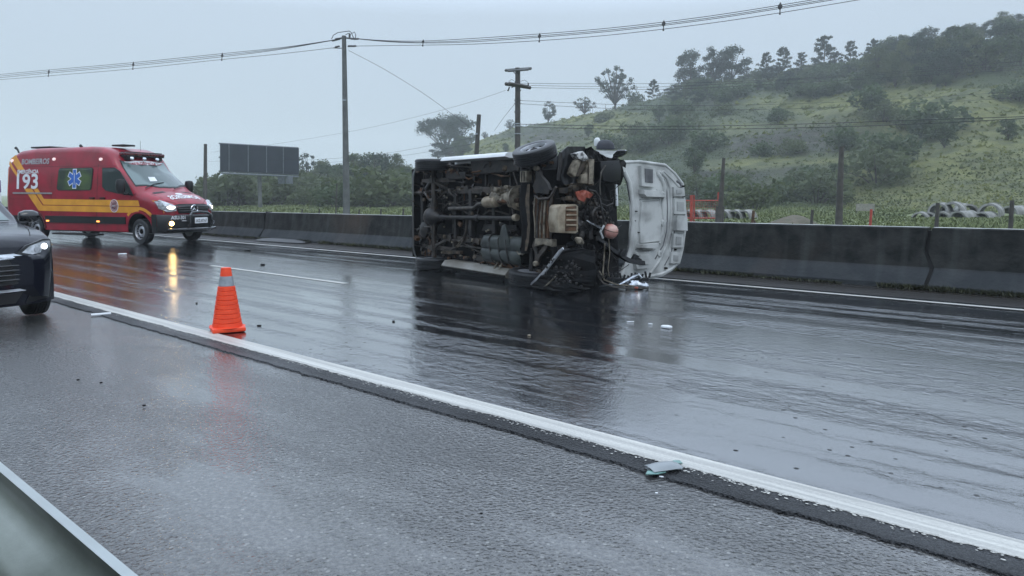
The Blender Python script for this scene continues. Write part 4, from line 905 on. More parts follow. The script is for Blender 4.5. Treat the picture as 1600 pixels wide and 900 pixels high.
# exhaust and propeller shaft
tubeU('exhaust_pipe', [(702, 326, .36), (730, 325, .34), (740, 325, .34), (748, 319, .33), (755, 317, .32), (768, 317, .32)], .033, MT['pipe'], 12)
mb = MB(); a_, b_ = U(757, 316, .31), U(777, 315, .31); mb.lathe([(.04, 0), (.085, .03), (.095, .08), (.095, (b_-a_).length-.08), (.085, (b_-a_).length-.02), (.04, (b_-a_).length)], a_, b_-a_, 20); W('silencer', mb, MT['alu2'], smooth=40)
tubeU('exhaust_pipe', [(779, 314, .30), (797, 314, .30), (812, 313, .32)], .035, MT['rust'], 10)
tubeU('exhaust_pipe', [(796, 320, .34), (812, 320, .34)], .04, MT['alu2'], 10)
mb = MB(); a_ = V((-2.72, .05, .35)); b_ = U(808, 341, .34); mb.tube([a_, a_.lerp(b_, .06), a_.lerp(b_, .07), a_.lerp(b_, .5), a_.lerp(b_, .51), a_.lerp(b_, .54), a_.lerp(b_, .55), b_], [.045, .05, .035, .037, .06, .06, .038, .038], 14); W('propeller_shaft', mb, MT['grime2'], smooth=40)
mb = MB(); c_ = U(806, 340, .34); mb.lathe([(.055, -.04), (.06, 0), (.05, .04)], c_, (1, 0, 0), 14); W('shaft_joint', mb, MT['alu2'])
# transmission: cast lumps
def lumps(name, c, n, rad, sz, m, seed, parent=van):
    rr = random.Random(seed); mb = MB(); c = V(c)
    for k in range(n):
        p = c+V((rr.uniform(-1, 1)*rad[0], rr.uniform(-1, 1)*rad[1], rr.uniform(-1, 1)*rad[2])); s1 = rr.uniform(.5, 1)*sz
        kind = rr.random()
        if kind < .5: mb.box(p, (s1, s1*rr.uniform(.4, 1), s1*rr.uniform(.5, 1)), rotm('XYZ'[rr.randrange(3)], rr.uniform(-.6, .6)))
        elif kind < .8: mb.lathe([(s1*.45, -s1*.4), (s1*.5, 0), (s1*.35, s1*.4)], p, (rr.uniform(-1, 1), rr.uniform(-1, 1), rr.uniform(-1, 1)), 12)
        else: mb.tube([p, p+V((rr.uniform(-1, 1), rr.uniform(-1, 1), rr.uniform(-.3, .3)))*s1*1.3, p+V((rr.uniform(-1, 1), rr.uniform(-1, 1), rr.uniform(-.3, .3)))*s1*2], s1*.12, 7)
    o = W(name, mb, m, parent, smooth=35, bevel=.006); o['kind'] = 'stuff'; return o
c_ = U(792, 305, .38)
mb = MB(); mb.lathe([(.13, -.42), (.15, -.36), (.12, -.33), (.10, -.1), (.13, .05), (.19, .2), (.20, .24)], c_+V((.1, .04, 0)), (1, 0, 0), 18); gb = W('gearbox', mb, MT['alu'], smooth=40)
lumps('gearbox_ribs', c_+V((-.05, -.02, -.03)), 26, (.30, .11, .08), .10, MT['alu'], 4, gb)
mb = MB(); mb.tube([U(770, 300, .33), U(778, 299, .33), U(782, 310, .33), U(772, 312, .33), U(770, 300, .33)], .010, 6); mb.build('gearbox_bracket', MT['alu2'], gb)
# fuel tank with straps
tk = MB()
def tankshape(x0, x1, y0, y1, zt, zb, rr_=.07):
    rows = []
    for i, x in enumerate(np.linspace(x0, x1, 14)):
        dz = .0 if .5 < i < 12.5 else .06; q = .012*math.sin(x*21)
        rows.append([(x, y0, zt), (x, y0+dz*.3, zb+rr_), (x, y0+.03+dz, zb+.02+dz*.5), (x, y0+rr_+dz, zb+q+dz*.6), (x, (y0+y1)/2-.05, zb+q-.012+dz*.5), (x, (y0+y1)/2, zb+.02+q+dz*.5), (x, (y0+y1)/2+.05, zb-.012+q+dz*.5), (x, y1-rr_-dz, zb+q+dz*.6), (x, y1-.03-dz, zb+.02+dz*.5), (x, y1, zb+rr_), (x, y1, zt)])
    return rows
xa, xb = U(752, 360, .3).x, U(812, 365, .3).x
tk.sheet(tankshape(xa, xb, .30, .74, .50, .27)); tk = W('fuel_tank', tk, MT['tank'], smooth=55)
for px in (764, 778, 790):
    x = U(px, 360, .27).x; mb = MB(); mb.tube([(x, .27, .48), (x, .285, .33), (x+.02, .36, .258), (x+.04, .52, .262), (x+.10, .70, .258), (x+.12, .765, .33), (x+.12, .78, .46)], .018, 6, flat=.4); mb.build('tank_strap', MT['grime2'], tk)
mb = MB(); mb.prism([U(*p, .255) for p in ((784, 352), (789, 350), (797, 384), (792, 388), (776, 384), (781, 366))], V((0, 0, .02))); mb.build('tank_guard', MT['tank'], tk, bevel=.006)
for a, b_ in (((772, 420), (787, 392)), ((779, 423), (792, 395))): tubeU('step_bracket', [(a[0], a[1], .28), (b_[0], b_[1], .36)], .012, MT['alu'], 6)
plateU('mud_panel', [(762, 398), (812, 412), (812, 424), (760, 411)], .36, .05, MT['rust'])
plateU('mud_panel', [(740, 398), (760, 402), (758, 411), (740, 406)], .42, .05, MT['grime2'])
for k in range(4): tubeU('floor_swage', [(746, 396+k*5.2, .45), (800, 404+k*6.2, .45)], .016, MT['mud'] if k > 1 else MT['grime2'], 6)
# front cross member: tall dark bar, its sheen painted as a pale strip on the flank
mb = MB(); rows = []
for i, (px0, px1, py) in enumerate(((814, 828, 286), (812, 826, 300), (811, 826, 320), (813, 828, 335), (815, 829, 350), (815, 827, 370), (814, 824, 385), (816, 822, 396))):
    a_, b_ = U(px0, py, .28), U(px1, py, .28); rows.append([a_+V((0, 0, .1)), a_, a_.lerp(b_, .45)+V((0, 0, -.05)), b_+V((0, 0, .01)), b_+V((0, 0, .12))])
mb.sheet(rows); W('cross_member', mb, MT['grime'], smooth=60)
mb = MB(); mb.sheet([[U(px, py, .262), U(px+w_, py, .272)] for px, w_, py in ((824, 4, 288), (821, 6, 310), (821, 6, 325), (822, 6, 340), (822, 6, 360), (821, 5, 378), (820, 3, 392))]); mb.sheet([[U(px, py, .268), U(px+w_, py, .278)] for px, w_, py in ((824, 4, 288), (821, 6, 310), (821, 6, 325), (822, 6, 340), (822, 6, 360), (821, 5, 378), (820, 3, 392))])
W('flank_sheen', mb, MT['mud'], smooth=60)
mb = MB(); mb.box(U(824, 276, .32), (.17, .17, .16)); tb = W('bump_stop_box', mb, MT['alu'], bevel=.01)
for k in (-.03, .03): 
    mb = MB(); mb.box(U(824, 276, .32)+V((k, 0, -.082)), (.012, .15, .012)); mb.build('rib', MT['grime'], tb)
tubeU('hook_loop', [(808, 392, .3), (810, 397, .3), (818, 397, .3), (821, 392, .3)], .012, MT['alu'], 6)
# vertical rods of the front axle region
for (x0, x1, r_, m_) in ((834, 836, .013, 'alu'), (840, 839, .016, 'pipe'), (846, 844, .012, 'alu'), (851, 850, .018, 'alu'), (856, 857, .014, 'rust'), (860, 861, .016, 'pipe')):
    tubeU('steering_rod', [(x0+2, 308, .30), (x0, 330, .30), (x1, 350, .30), (x1, 372, .30)], r_, MT[m_], 8)
plateU('skid_plate', [(836, 310), (862, 308), (863, 372), (836, 374)], .33, .03, MT['rust'], bevel=.004)
tubeU('sway_bar', [(836, 306, .27), (842, 311, .27), (858, 310, .27), (864, 302, .28), (869, 292, .28)], .02, MT['frame'], 8)
for (cx, cy, sgy) in ((845, 388, 1), (846, 287, -1)):
    o_pts = [(-10, -14), (10, -16), (13, -10), (8, 2), (-1, 12), (-6, 26), (-10, 25), (-9, 8), (-14, -4)]
    mb = MB()
    P_ = [U(cx+a, cy+sgy*b, .30) for a, b in o_pts]; kk = .55 if sgy > 0 else .08; I_ = [U(cx+a*kk-.5, cy+sgy*(b*.45-3)*kk*1.8, .30) for a, b in o_pts]
    n_ = len(P_)
    for dz in (0, .05): mb.add([p+V((0, 0, dz)) for p in P_+I_], [(i, (i+1) % n_, n_+(i+1) % n_, n_+i) for i in range(n_)])
    mb.add([p for p in P_]+[p+V((0, 0, .05)) for p in P_], [(i, (i+1) % n_, n_+(i+1) % n_, n_+i) for i in range(n_)])
    W('control_arm', mb, MT['frame'] if sgy > 0 else MT['grime2'], smooth=30)
    mb = MB(); mb.lathe([(.035, -.03), (.045, 0), (.035, .04)], U(cx-8, cy+sgy*24, .28), (0, 0, 1), 12); W('ball_joint', mb, MT['alu'])
plateU('axle_housing', [(836, 372), (862, 374), (862, 386), (848, 382), (834, 386)], .28, .1, MT['alu'], bevel=.015)
tubeU('steering_arm', [(864, 300, .30), (860, 320, .28), (859, 332, .28)], .02, MT['frame'])
rr = random.Random(21)
for nm_, m_, n_c, zz in (('brackets_and_clips', 'grime2', 150, (.36, .52)), ('rusty_fittings', 'rust', 60, (.36, .5)), ('chassis_fittings', 'frame', 110, (.34, .5)), ('muddy_lumps', 'mud', 55, (.38, .5)), ('pale_bolts', 'alu', 46, (.30, .44))):
    mb = MB()
    for k in range(n_c):
        x = rr.uniform(-3.75, .45); y = rr.choice((-.42, .42, -.80, .78, rr.uniform(-.85, .85), rr.uniform(-.85, .85)))+rr.gauss(0, .06); z = rr.uniform(*zz); p = V((x, y, z)); q = rr.random()
        if nm_ == 'pale_bolts': mb.lathe([(.012, -.015), (.018, -.012), (.018, .01)], p, (0, 0, 1), 6)
        elif q < .4: mb.box(p, (rr.uniform(.02, .13), rr.uniform(.02, .10), rr.uniform(.02, .08)), rotm('Z', rr.uniform(-.5, .5)))
        elif q < .6: mb.lathe([(.02, -.03), (rr.uniform(.03, .06), 0), (.02, .03)], p, (rr.uniform(-1, 1), rr.uniform(-1, 1), rr.uniform(-1, 1)), 10)
        else:
            a = rr.uniform(0, PI); d_ = V((math.cos(a), math.sin(a), rr.uniform(-.2, .2)))*rr.uniform(.06, .26); mb.tube([p, p+d_*.5+V((0, 0, rr.uniform(-.04, .04))), p+d_], rr.uniform(.006, .02), 6)
    o_ = W(nm_, mb, MT[m_], smooth=30); o_['kind'] = 'stuff'
for k in range(11):
    y = rr.uniform(-.8, .8); x0 = rr.uniform(-3.5, -1.8); x1 = x0+rr.uniform(1.0, 2.3); mb = MB(); pts = [V((x0+(x1-x0)*j/7, y+.05*math.sin(j*1.3+k)+rr.uniform(-.03, .03), .42+rr.uniform(-.04, .03))) for j in range(8)]
    mb.tube(pts, rr.choice((.007, .010, .016)), 6); W('brake_line', mb, MT[rr.choice(('pipe', 'grime2', 'frame', 'rust'))])
# wheels
tl = Matrix.Rotation(R(-19), 3, 'X')
wheel(van, (-2.98, -.90, .34), .335, .215, -1, MT['steelrim'], holes=12)
wheel(van, (-2.98, .90, .34), .335, .215, 1, MT['steelrim'], holes=12)
tz_ = Matrix.Rotation(R(22), 3, 'X') @ Matrix.Rotation(R(4), 3, 'Z')
wheel(van, (.06, -.98, .38), .335, .225, -1, MT['steelrim'], tilt=tz_, holes=10, rimr=.60)
wheel(van, (-.02, .90, .36), .335, .225, 1, MT['steelrim'], holes=10, steer=R(5))
mb = MB(); mb.tube([(.0, -.80, .36), (.02, -.45, .36)], .035, 10); W('drive_shaft', mb, MT['grime2'])
mb = MB(); mb.tube([(.0, .80, .36), (.02, .45, .36)], .035, 10); W('drive_shaft', mb, MT['grime2'])
# engine bay: solid dark block standing in for the darkness inside, liners
mb = MB()
mb.box((.08, 0, .95), (.9, 1.50, .7)); W('bay_dark_block', mb, MT['grime'], bevel=.03)
mb = MB(); rows = []
for a in np.linspace(R(10), R(170), 14):
    x = .02+.46*math.cos(a)*1.05; z = .36+.50*math.sin(a); rows.append([(x, -.66, z), (x, -.90, z+.01), (x*1.03, -.965, z+.03)])
mb.sheet(rows); W('wheel_liner', mb, MT['blackplastic'], smooth=60)
mb = MB(); mb.sheet([[(p[0], -p[1], p[2]) for p in r_] for r_ in rows]); W('wheel_liner', mb, MT['blackplastic'], smooth=60)
# upper black liner wing ahead of the tilted wheel (crumpled)
def crumple(name, outline, x, depth, m, amp=.03, seed=1, cuts=3, parent=van, S=Fr, th=.02):
    bm = bmesh.new(); pts = [S(a, b, x+(c if len(q) > 2 else 0)) for q in outline for a, b, c in [(q[0], q[1], q[2] if len(q) > 2 else 0)]]
    vs = [bm.verts.new(p) for p in pts]
    for t3 in tessellate_polygon([pts]):
        try: bm.faces.new([vs[i] for i in t3])
        except ValueError: pass
    bmesh.ops.subdivide_edges(bm, edges=bm.edges[:], cuts=cuts, use_grid_fill=True)
    bmesh.ops.triangulate(bm, faces=bm.faces[:])
    nrm = V((1, 0, 0)) if S is Fr else V((0, 0, -1))
    for v in bm.verts:
        k = nz(v.co.y*7+seed, (v.co.x+v.co.z)*7, seed)+.5*nz(v.co.y*19+seed, (v.co.x+v.co.z)*19, seed+3); v.co += nrm*amp*k
    bmesh.ops.solidify(bm, geom=bm.faces[:], thickness=th)
    me = bpy.data.meshes.new(name); bmesh.ops.recalc_face_normals(bm, faces=bm.faces); bm.to_mesh(me); bm.free(); me.materials.append(m)
    o = bpy.data.objects.new(name, me); col.objects.link(o); o.parent = parent; return o
crumple('front_liner', [(876, 238), (886, 229), (912, 229), (918, 240), (912, 262), (905, 285), (880, 288), (873, 262)], .78, 0, MT['blackplastic'], .03, 2)
tubeF('liner_rib', [(876, 238, .82), (875, 260, .82), (872, 282, .80)], .03, MT['grime2'], 7)
crumple('bay_panel', [(905, 240), (935, 236), (966, 248), (972, 262), (971, 288), (964, 292), (962, 330), (900, 330), (898, 280)], .66, 0, MT['grime'], .05, 5)
crumple('bay_panel', [(898, 325), (963, 325), (966, 440), (905, 452), (880, 440), (880, 390), (905, 372)], .60, 0, MT['grime'], .05, 7)
crumple('bay_panel', [(866, 290), (905, 286), (906, 440), (860, 446), (862, 380)], .55, 0, MT['grime'], .04, 8)
mb = MB(); 
# radiator corner box (black, upper right) and white upright
plateF('air_box', [(938, 252), (968, 250), (971, 262), (970, 285), (944, 284), (940, 270)], .84, .22, MT['blackplastic'], bevel=.02)
plateF('pillar_strip', [(962.5, 288), (965, 288), (966.5, 322), (963.5, 322)], .80, .03, MT['whitevan'])
tubeF('hose', [(946, 258, .84), (939, 270, .86), (937, 290, .86), (938, 305, .86)], .012, MT['pipe'])
tubeF('hose', [(920, 297, .86), (930, 299, .9), (936, 308, .9), (938, 318, .88), (948, 322, .84), (958, 318, .84)], .016, MT['grime2'])
tubeF('hose', [(925, 328, .84), (931, 322, .88), (940, 325, .88), (948, 334, .88)], .02, MT['grime2'])
# crushed tan crash boxes
plateF('crash_box', [(902, 249), (909, 251), (905, 262), (899, 277), (892, 271), (896, 260)], .93, .10, MT['alu'])
plateF('crash_box', [(899, 240), (911, 236), (917, 243), (921, 249), (912, 252), (903, 247)], .96, .12, M('crushed', (.5, .5, .49), .4, c2=(.08, .08, .08), vs=16, lo=.45, hi=.55))
plateF('crash_box', [(909, 251), (917, 252), (912, 266), (903, 276), (899, 274), (905, 262)], .90, .08, MT['mud'])
cb = plateF('radiator_bracket', [(921, 248), (929, 249), (927, 288), (907, 286), (909, 273), (914, 272), (917, 258)], .93, .07, MT['alu'])
for py in (262, 271, 279): 
    mb = MB(); mb.box(Fr(919, py, .935), (.02, .17, .010)); mb.build('rib', MT['mud'], cb)
# oil pan
op = plateF('oil_pan', [(873, 324), (876, 320), (900, 319), (904, 322), (904, 362), (900, 365), (873, 364), (871, 345)], .86, .22, MT['alu2'], bevel=.02)
plateF('pan_recess', [(885, 323), (901, 322), (901, 361), (884, 361)], .872, .02, MT['rust'], parent=op)
for py in (328, 336, 344, 352): 
    mb = MB(); a_ = Fr(885, py, .885); b_ = Fr(901, py, .885); mb.tube([a_, b_], .014, 6, flat=.6); mb.build('rib', MT['alu2'], op)
# engine lumps, belts, orange battery tray
lumps('engine_parts', Fr(915, 345, .72), 70, (.10, .26, .22), .15, MT['grime2'], 9)
lumps('engine_parts', Fr(935, 380, .72), 60, (.12, .32, .20), .13, MT['grime'], 19)
lumps('engine_parts', Fr(900, 300, .72), 40, (.10, .16, .20), .12, MT['mud'], 29)
lumps('broken_fittings', Fr(925, 322, .84), 34, (.06, .10, .14), .07, MT['frame'], 39)
lumps('broken_fittings', Fr(945, 345, .86), 24, (.05, .12, .14), .06, MT['pipe'], 49)
crumple('battery_tray', [(899, 300), (908, 297), (919, 299), (926, 304), (922, 310), (912, 308), (910, 316), (903, 312)], .94, 0, MT['orange'], .05, 11)
mb = MB(); c_ = Fr(928, 336, .86); mb.lathe([(.10, 0), (.115, .02), (.115, .05), (.10, .07)], c_, (1, 0, .2), 22, closed=True)
for k in range(5): a = k*2*PI/5; mb.tube([c_+V((.035, 0, 0)), c_+V((.035, .10*math.cos(a), .10*math.sin(a)))], .012, 6)
W('cooling_fan', mb, MT['grime2'])
mb = MB(); mb.lathe([(.02, -.10), (.07, -.10), (.105, -.05), (.118, 0), (.105, .05), (.07, .09), (.02, .105)], Fr(954, 361, .90), (.3, -1, .1), 20); bl = W('expansion_tank', mb, MT['ballmat'], smooth=60)
mb = MB(); mb.lathe([(.119, -.006), (.122, 0), (.119, .006)], Fr(954, 359, .90), (.3, -1, .1), 20, closed=True); mb.build('seam', MT['mud'], bl)
tubeF('metal_pipe', [(916, 344, .92), (924, 349, .94), (930, 352, .94), (936, 355, .94), (940, 358, .94)], .012, MT['silver'])
tubeF('metal_pipe', [(944, 352, .94), (938, 362, .9), (942, 372, .88)], .016, MT['whitevan'])
# hanging bumper beam sticking out to the right
bb = MB(); rows = []
for px, py, x in ((932, 372, .80), (944, 381, .86), (956, 391, .94), (968, 399, 1.02), (980, 406, 1.08), (993, 409, 1.12), (1004, 410.5, 1.14)):
    p = Fr(px, py, x); rows.append([p+V((0, -.035, 0)), p+V((.05, -.03, 0)), p+V((.06, .03, 0)), p+V((0, .04, 0)), p+V((-.03, 0, 0)), p+V((0, -.035, 0))])
bb.sheet(rows); bb.add(rows[-1][:-1], [tuple(range(5))]); bb = W('bumper_beam', bb, MT['blackplastic'], smooth=40)
for q in ((971, 396, 978, 389), (990, 405, 996, 397), (998, 407, 1000, 402)):
    mb = MB(); mb.prism([Fr(q[0]-3, q[1]+3, 1.1), Fr(q[0]+5, q[1]+4, 1.1), Fr(q[2]+3, q[3]+3, 1.1), Fr(q[2]-3, q[3], 1.1)], V((-.05, 0, 0))); mb.build('beam_lug', MT['blackplastic'], bb, bevel=.004)
tubeF('cable', [(983, 413, 1.05), (972, 421, 1.0), (960, 427, .95)], .006, MT['wire'], 5)
# torn lower side: silver-edged step, dark fender mass, tyre-like cover
tubeU('torn_trim', [(829, 445, .18), (840, 436, .12), (852, 423, .06), (864, 407, .02), (874, 394, .0), (880, 388, .0)], [.02, .03, .03, .032, .03, .02], MT['steelrim'], 8, flat=.5)
lumps('broken_fittings', U(880, 425, .0), 70, (.36, .18, .10), .045, MT['grime2'], 61)
lumps('broken_fittings', Fr(915, 425, .78), 60, (.05, .16, .26), .06, MT['grime2'], 62)
for k in range(9):
    q_ = [(rr.uniform(850, 935), rr.uniform(395, 450)) for _ in range(3)] if False else None
tubeU('torn_trim', [(850, 449, .10), (858, 442, .06), (868, 432, .04)], .012, MT['alu'], 6)
crumple('torn_fender', [(832, 446), (846, 432), (864, 409), (878, 390), (900, 386), (930, 392), (934, 430), (930, 448), (905, 456), (870, 457), (842, 452)], .10, 0, MT['grime'], .05, 13, S=U)
crumple('torn_fender', [(884, 378), (936, 372), (945, 400), (946, 440), (920, 452), (890, 455), (868, 440), (872, 405)], .70, 0, MT['grime'], .06, 14)
mb = MB(); mb.lathe([(.20, -.03), (.25, -.01), (.27, .04), (.25, .08)], Fr(893, 438, .70), (.4, -1, .2), 26, closed=True); W('loose_drum', mb, MT['grime2'])
tubeF('loose_wire', [(918, 405, .9), (923, 418, .9), (918, 430, .88), (923, 440, .9)], .008, MT['pipe'], 5)
tubeF('loose_wire', [(945, 380, .9), (944, 400, .9), (942, 425, .9), (944, 438, .9)], .012, MT['alu'], 5)
tubeF('loose_wire', [(951, 372, .95), (953, 395, .95), (950, 420, .95), (952, 432, .95)], .006, MT['alu'], 5)
tubeF('lamp_bezel', [(899, 372, .96), (905, 376, .98), (911, 380, .96)], [.02, .055, .02], MT['alu'], 10)
rr = random.Random(3)
wl = MB()
for k in range(46):
    p = Fr(rr.uniform(895, 962), rr.uniform(296, 440), rr.uniform(.72, .95)); q = [p]
    for j in range(4): q.append(q[-1]+V((rr.uniform(-.04, .04), rr.uniform(-.09, .10), rr.uniform(-.09, .09))))
    wl.tube(q, rr.uniform(.003, .008), 5)
o_ = W('wiring_loom', wl, MT['grime2']); o_['kind'] = 'stuff'
# upper right: mirror, white wing scrap, crumpled black edge
crumple('wing_scrap', [(920, 238), (930, 235), (962, 236), (957, 241), (955, 247), (945, 248), (935, 244)], .70, 0, MT['whitevan'], .02, 21)
crumple('crumpled_edge', [(913, 232), (921, 229), (931, 236), (941, 243), (956, 248), (974, 250), (977, 262), (964, 258), (945, 257), (928, 250), (915, 246)], .80, 0, MT['grime'], .07, 22)
mb = MB(); c_ = loc(at(946, 232, 12.0)); d_ = WM = None
upw = -WL; cL = loc(at(946, 231, 12.0))
def hatp(a, h, rx, rz): return cL+V((rx*math.cos(a)*.6, -h, rx*math.sin(a)))
rows = [[hatp(a, h, r_, r_) for a in np.linspace(0, 2*PI, 21)] for h, r_ in ((-.02, .175), (.03, .172), (.07, .155), (.105, .12), (.125, .07), (.13, .0))]
mb.sheet(rows); mr_ = W('mirror', mb, MT['hat'], smooth=60)
mb = MB(); cW = loc(at(933, 222, 12.05)); rows = [[cW+V((.06*math.cos(a)*q, -h, .05*math.sin(a)*q)) for a in np.linspace(0, 2*PI, 13)] for h, q in ((-.06, .9), (0, 1), (.04, .9), (.07, .5), (.075, 0))]
mb.sheet(rows); mb.build('mirror_glass', MT['whitevan'], mr_, smooth=60)
mb = MB(); cB = loc(at(966, 240, 11.9)); rows = [[cB+V((.16*math.cos(a)*q, -h-.02*math.cos(a), .14*math.sin(a)*q)) for a in np.linspace(0, 2*PI, 19)] for h, q in ((-.05, .0), (-.05, .55), (-.02, .9), (.02, 1), (.035, .9), (.04, 0))]
mb.sheet(rows); W('mirror', mb, MT['glossblack'], smooth=60)
# sprung bonnet, inner side showing, leaning against the windscreen
HX = .64
def HB(px, py, off=0.0, tilt=.0):
    p = Fr(px, py, HX); return p+V((off, 0, 0))
hoodo = [(969, 250), (1000, 250), (1042, 256), (1056, 270), (1068, 286), (1070, 310), (1071.5, 335), (1071, 362), (1068, 390), (1064, 412), (1050, 425), (1036, 433), (1010, 437), (983, 438), (970, 434), (978, 410), (982, 380), (984, 345), (983, 310), (979, 280), (973, 262)]
def bowl(p):      # gentle crown of the panel
    return -.05*(abs(p.y)/.9)**2
bm = bmesh.new(); vs = [bm.verts.new(HB(a, b)) for a, b in hoodo]
for t3 in tessellate_polygon([[HB(a, b) for a, b in hoodo]]): bm.faces.new([vs[i] for i in t3])
bmesh.ops.subdivide_edges(bm, edges=bm.edges[:], cuts=4, use_grid_fill=True)
for v in bm.verts: v.co.x += bowl(v.co)+.012*nz(v.co.y*3, v.co.z*3, 8)
bmesh.ops.solidify(bm, geom=bm.faces[:], thickness=.02)
me = bpy.data.meshes.new('bonnet'); bm.to_mesh(me); bm.free(); me.materials.append(MT['hoodin']); bn = bpy.data.objects.new('bonnet', me); col.objects.link(bn); bn.parent = van
def HS(px, py, off=0.0):
    p = HB(px, py); p.x += bowl(p)+.012*nz(p.y*3, p.z*3, 8)+off; return p
def hpress(name, poly, h, m=None, grow=.80, cuts=1):     # raised or sunk pressing: chamfered plateau
    cx = sum(p[0] for p in poly)/len(poly); cy = sum(p[1] for p in poly)/len(poly)
    inn = [(cx+(a-cx)*grow, cy+(b-cy)*grow) for a, b in poly]; n_ = len(poly); mb = MB()
    o1 = [HS(a, b, .014) for a, b in poly]; h *= 3.0; o2 = [HS(a, b, .014+h) for a, b in inn]
    mb.add(o1+o2, [(i, (i+1) % n_, n_+(i+1) % n_, n_+i) for i in range(n_)])
    mb.add(o2, [tuple(t) for t in tessellate_polygon([o2])])
    return mb.build(name, m or MT['hoodin'], bn, smooth=25)
def hrib(name, pts, r, m=None, parent=None):
    mb = MB(); mb.tube([HS(a, b, .012) for a, b in pts], r*1.9, 8, flat=1); return mb.build(name, m or MT['hoodin'], parent or bn, smooth=60)
hrib('edge_fold', [(972, 254), (1000, 252.5), (1041, 258), (1055, 271), (1066, 287)], .014)
hrib('edge_fold', [(976, 268), (983, 285), (987, 315), (988, 350), (985, 385), (980, 412), (973, 431)], .022)
hrib('edge_fold', [(983, 434), (1010, 433), (1035, 429), (1050, 421), (1062, 410)], .016)
hrib('edge_fold', [(1066, 287), (1068.5, 335), (1067, 385), (1062, 411)], .012)
hrib('seam_line', [(971, 262), (980, 285), (984, 315), (985, 350), (982, 385), (976, 415)], .006, MT['hoodgapshade'])
# pressings measured off the photograph
hpress('window_frame', [(999, 259), (1021, 262), (1018, 293), (998, 291)], .022, grow=.97)
hpress('frame_opening', [(1003.5, 262.5), (1017, 264), (1015.5, 287), (1003, 285.5)], .012+.014, MT['hoodgapshade'], .92)
hpress('pressing', [(996, 296), (1022, 297), (1032, 303), (1036, 309), (1000, 308), (996, 303)], .035, grow=.82)
hpress('centre_panel', [(999, 314), (1028, 312), (1031, 345), (1030, 378), (997, 382), (996, 350)], .012, grow=.93)
hpress('pressing', [(993, 381), (1026, 379), (1022, 389), (992, 387)], .035, grow=.8)
hpress('pressing', [(990, 393), (1014, 391), (1018, 410), (1012, 420), (992, 422), (988, 408)], .02, grow=.88)
hpress('pressing', [(994, 397), (1010, 396), (1012, 412), (994, 415)], .03, grow=.85)
hrib('inner_rib', [(1028, 271), (1034, 280), (1038, 292), (1037, 305), (1034, 316), (1037, 345), (1033, 365), (1029, 380)], .022)
hrib('inner_rib', [(1033, 268), (1042, 278), (1047, 295), (1047, 330), (1046, 360), (1041, 385), (1030, 410), (1018, 428)], .016)
hrib('inner_rib', [(1028, 271), (1038, 268), (1050, 280), (1060, 292)], .013)
hrib('groove_shade', [(1031, 270), (1038, 280), (1041.5, 300), (1041.5, 330), (1040.5, 360), (1036, 383), (1024, 405)], .008, MT['hoodgapshade'])  # raised dark line, painted shade beside the ribs
hrib('groove_shade', [(1051, 296), (1052.5, 330), (1052, 365), (1049, 395), (1040, 415)], .007, MT['hoodgapshade'])
for (cx, cy) in ((1034, 304), (1034, 348), (1030, 271), (1031, 396)):
    mb = MB(); p = HS(cx, cy, .03); mb.lathe([(.055, -.02), (.05, .008), (.022, .016), (.02, .002), (.001, .002)], p, (1, 0, 0), 18); q_ = mb.build('dimple', MT['hoodin'], bn)
for (x0, y0, x1, y1) in ((1052, 296, 1063, 304), (1052, 313, 1066, 332), (1051, 368, 1062, 384), (1049, 397, 1059, 409)):
    hpress('latch_frame', [(x0-3, y0-4), (x1+2, y0-2), (x1+2.5, y1+3), (x0-3, y1+3)], .016, grow=.94)
    hpress('pocket', [(x0, y0), (x1-1, y0+1), (x1-1, y1-1), (x0, y1-1)], .019, MT['hoodin2'] if 'hoodin2' in MT else M('hoodpocketshade', (.33, .34, .33), .6), .8)  # pockets stand proud; their recess shade is put into the darker colour
hpress('latch_plate', [(1050, 336), (1067, 337), (1068, 361), (1049, 360)], .03, grow=.93)
for (cx, cy, w_, h_) in ((1054, 347, 2.0, 8), (1063, 343, 1.6, 2), (1064, 354, 1.8, 2.4), (1060, 339, 5, .8), (1058, 352, 2.5, 1.2), (1066, 291, 1.2, 1.5), (1048, 411, 1.5, 2), (1041, 419, 1.6, 1.6), (1052, 305, 1.2, 1.2), (1066, 307, 1.2, 1.2), (1054, 390, 1.2, 1.5), (992, 330, .8, .8), (996, 363, .8, .8), (990, 345, .8, .8), (1017, 300, .8, .8)):
    hpress('bolt_hole', [(cx-w_, cy-h_), (cx+w_, cy-h_), (cx+w_, cy+h_), (cx-w_, cy+h_)], .014, MT['grime'], .8)
for pts in (((1013, 334), (1022, 372)), ((1022, 328), (1010, 345), (1020, 360)), ((1026, 326), (1024, 374)), ((1028, 326), (1028, 374)), ((1010, 335), (1016, 333)), ((1009, 377), (1021, 375))):
    hrib('stiffener', [(a, b) for a, b in pts], .006, M('hoodline', (.3, .31, .31), .6))
hrib('rim_tube', [(1057, 283), (1062, 286), (1064, 293), (1056, 296)], .012, MT['hoodgapshade'])
for pts in ([(998, 312), (1029, 310), (1032.5, 345), (1031, 380), (996, 384), (994.5, 350), (998, 312)], [(996, 295), (998, 303), (1003, 309.5)], [(1025, 296), (1034, 309)], [(992, 390), (1022, 391.5), (1026, 384)], [(1046, 275), (1050, 290), (1049, 330), (1048, 365), (1044, 390)]):
    hrib('groove_shade', pts, .0045, MT['hoodgapshade'])  # painted shade lines outlining the pressings
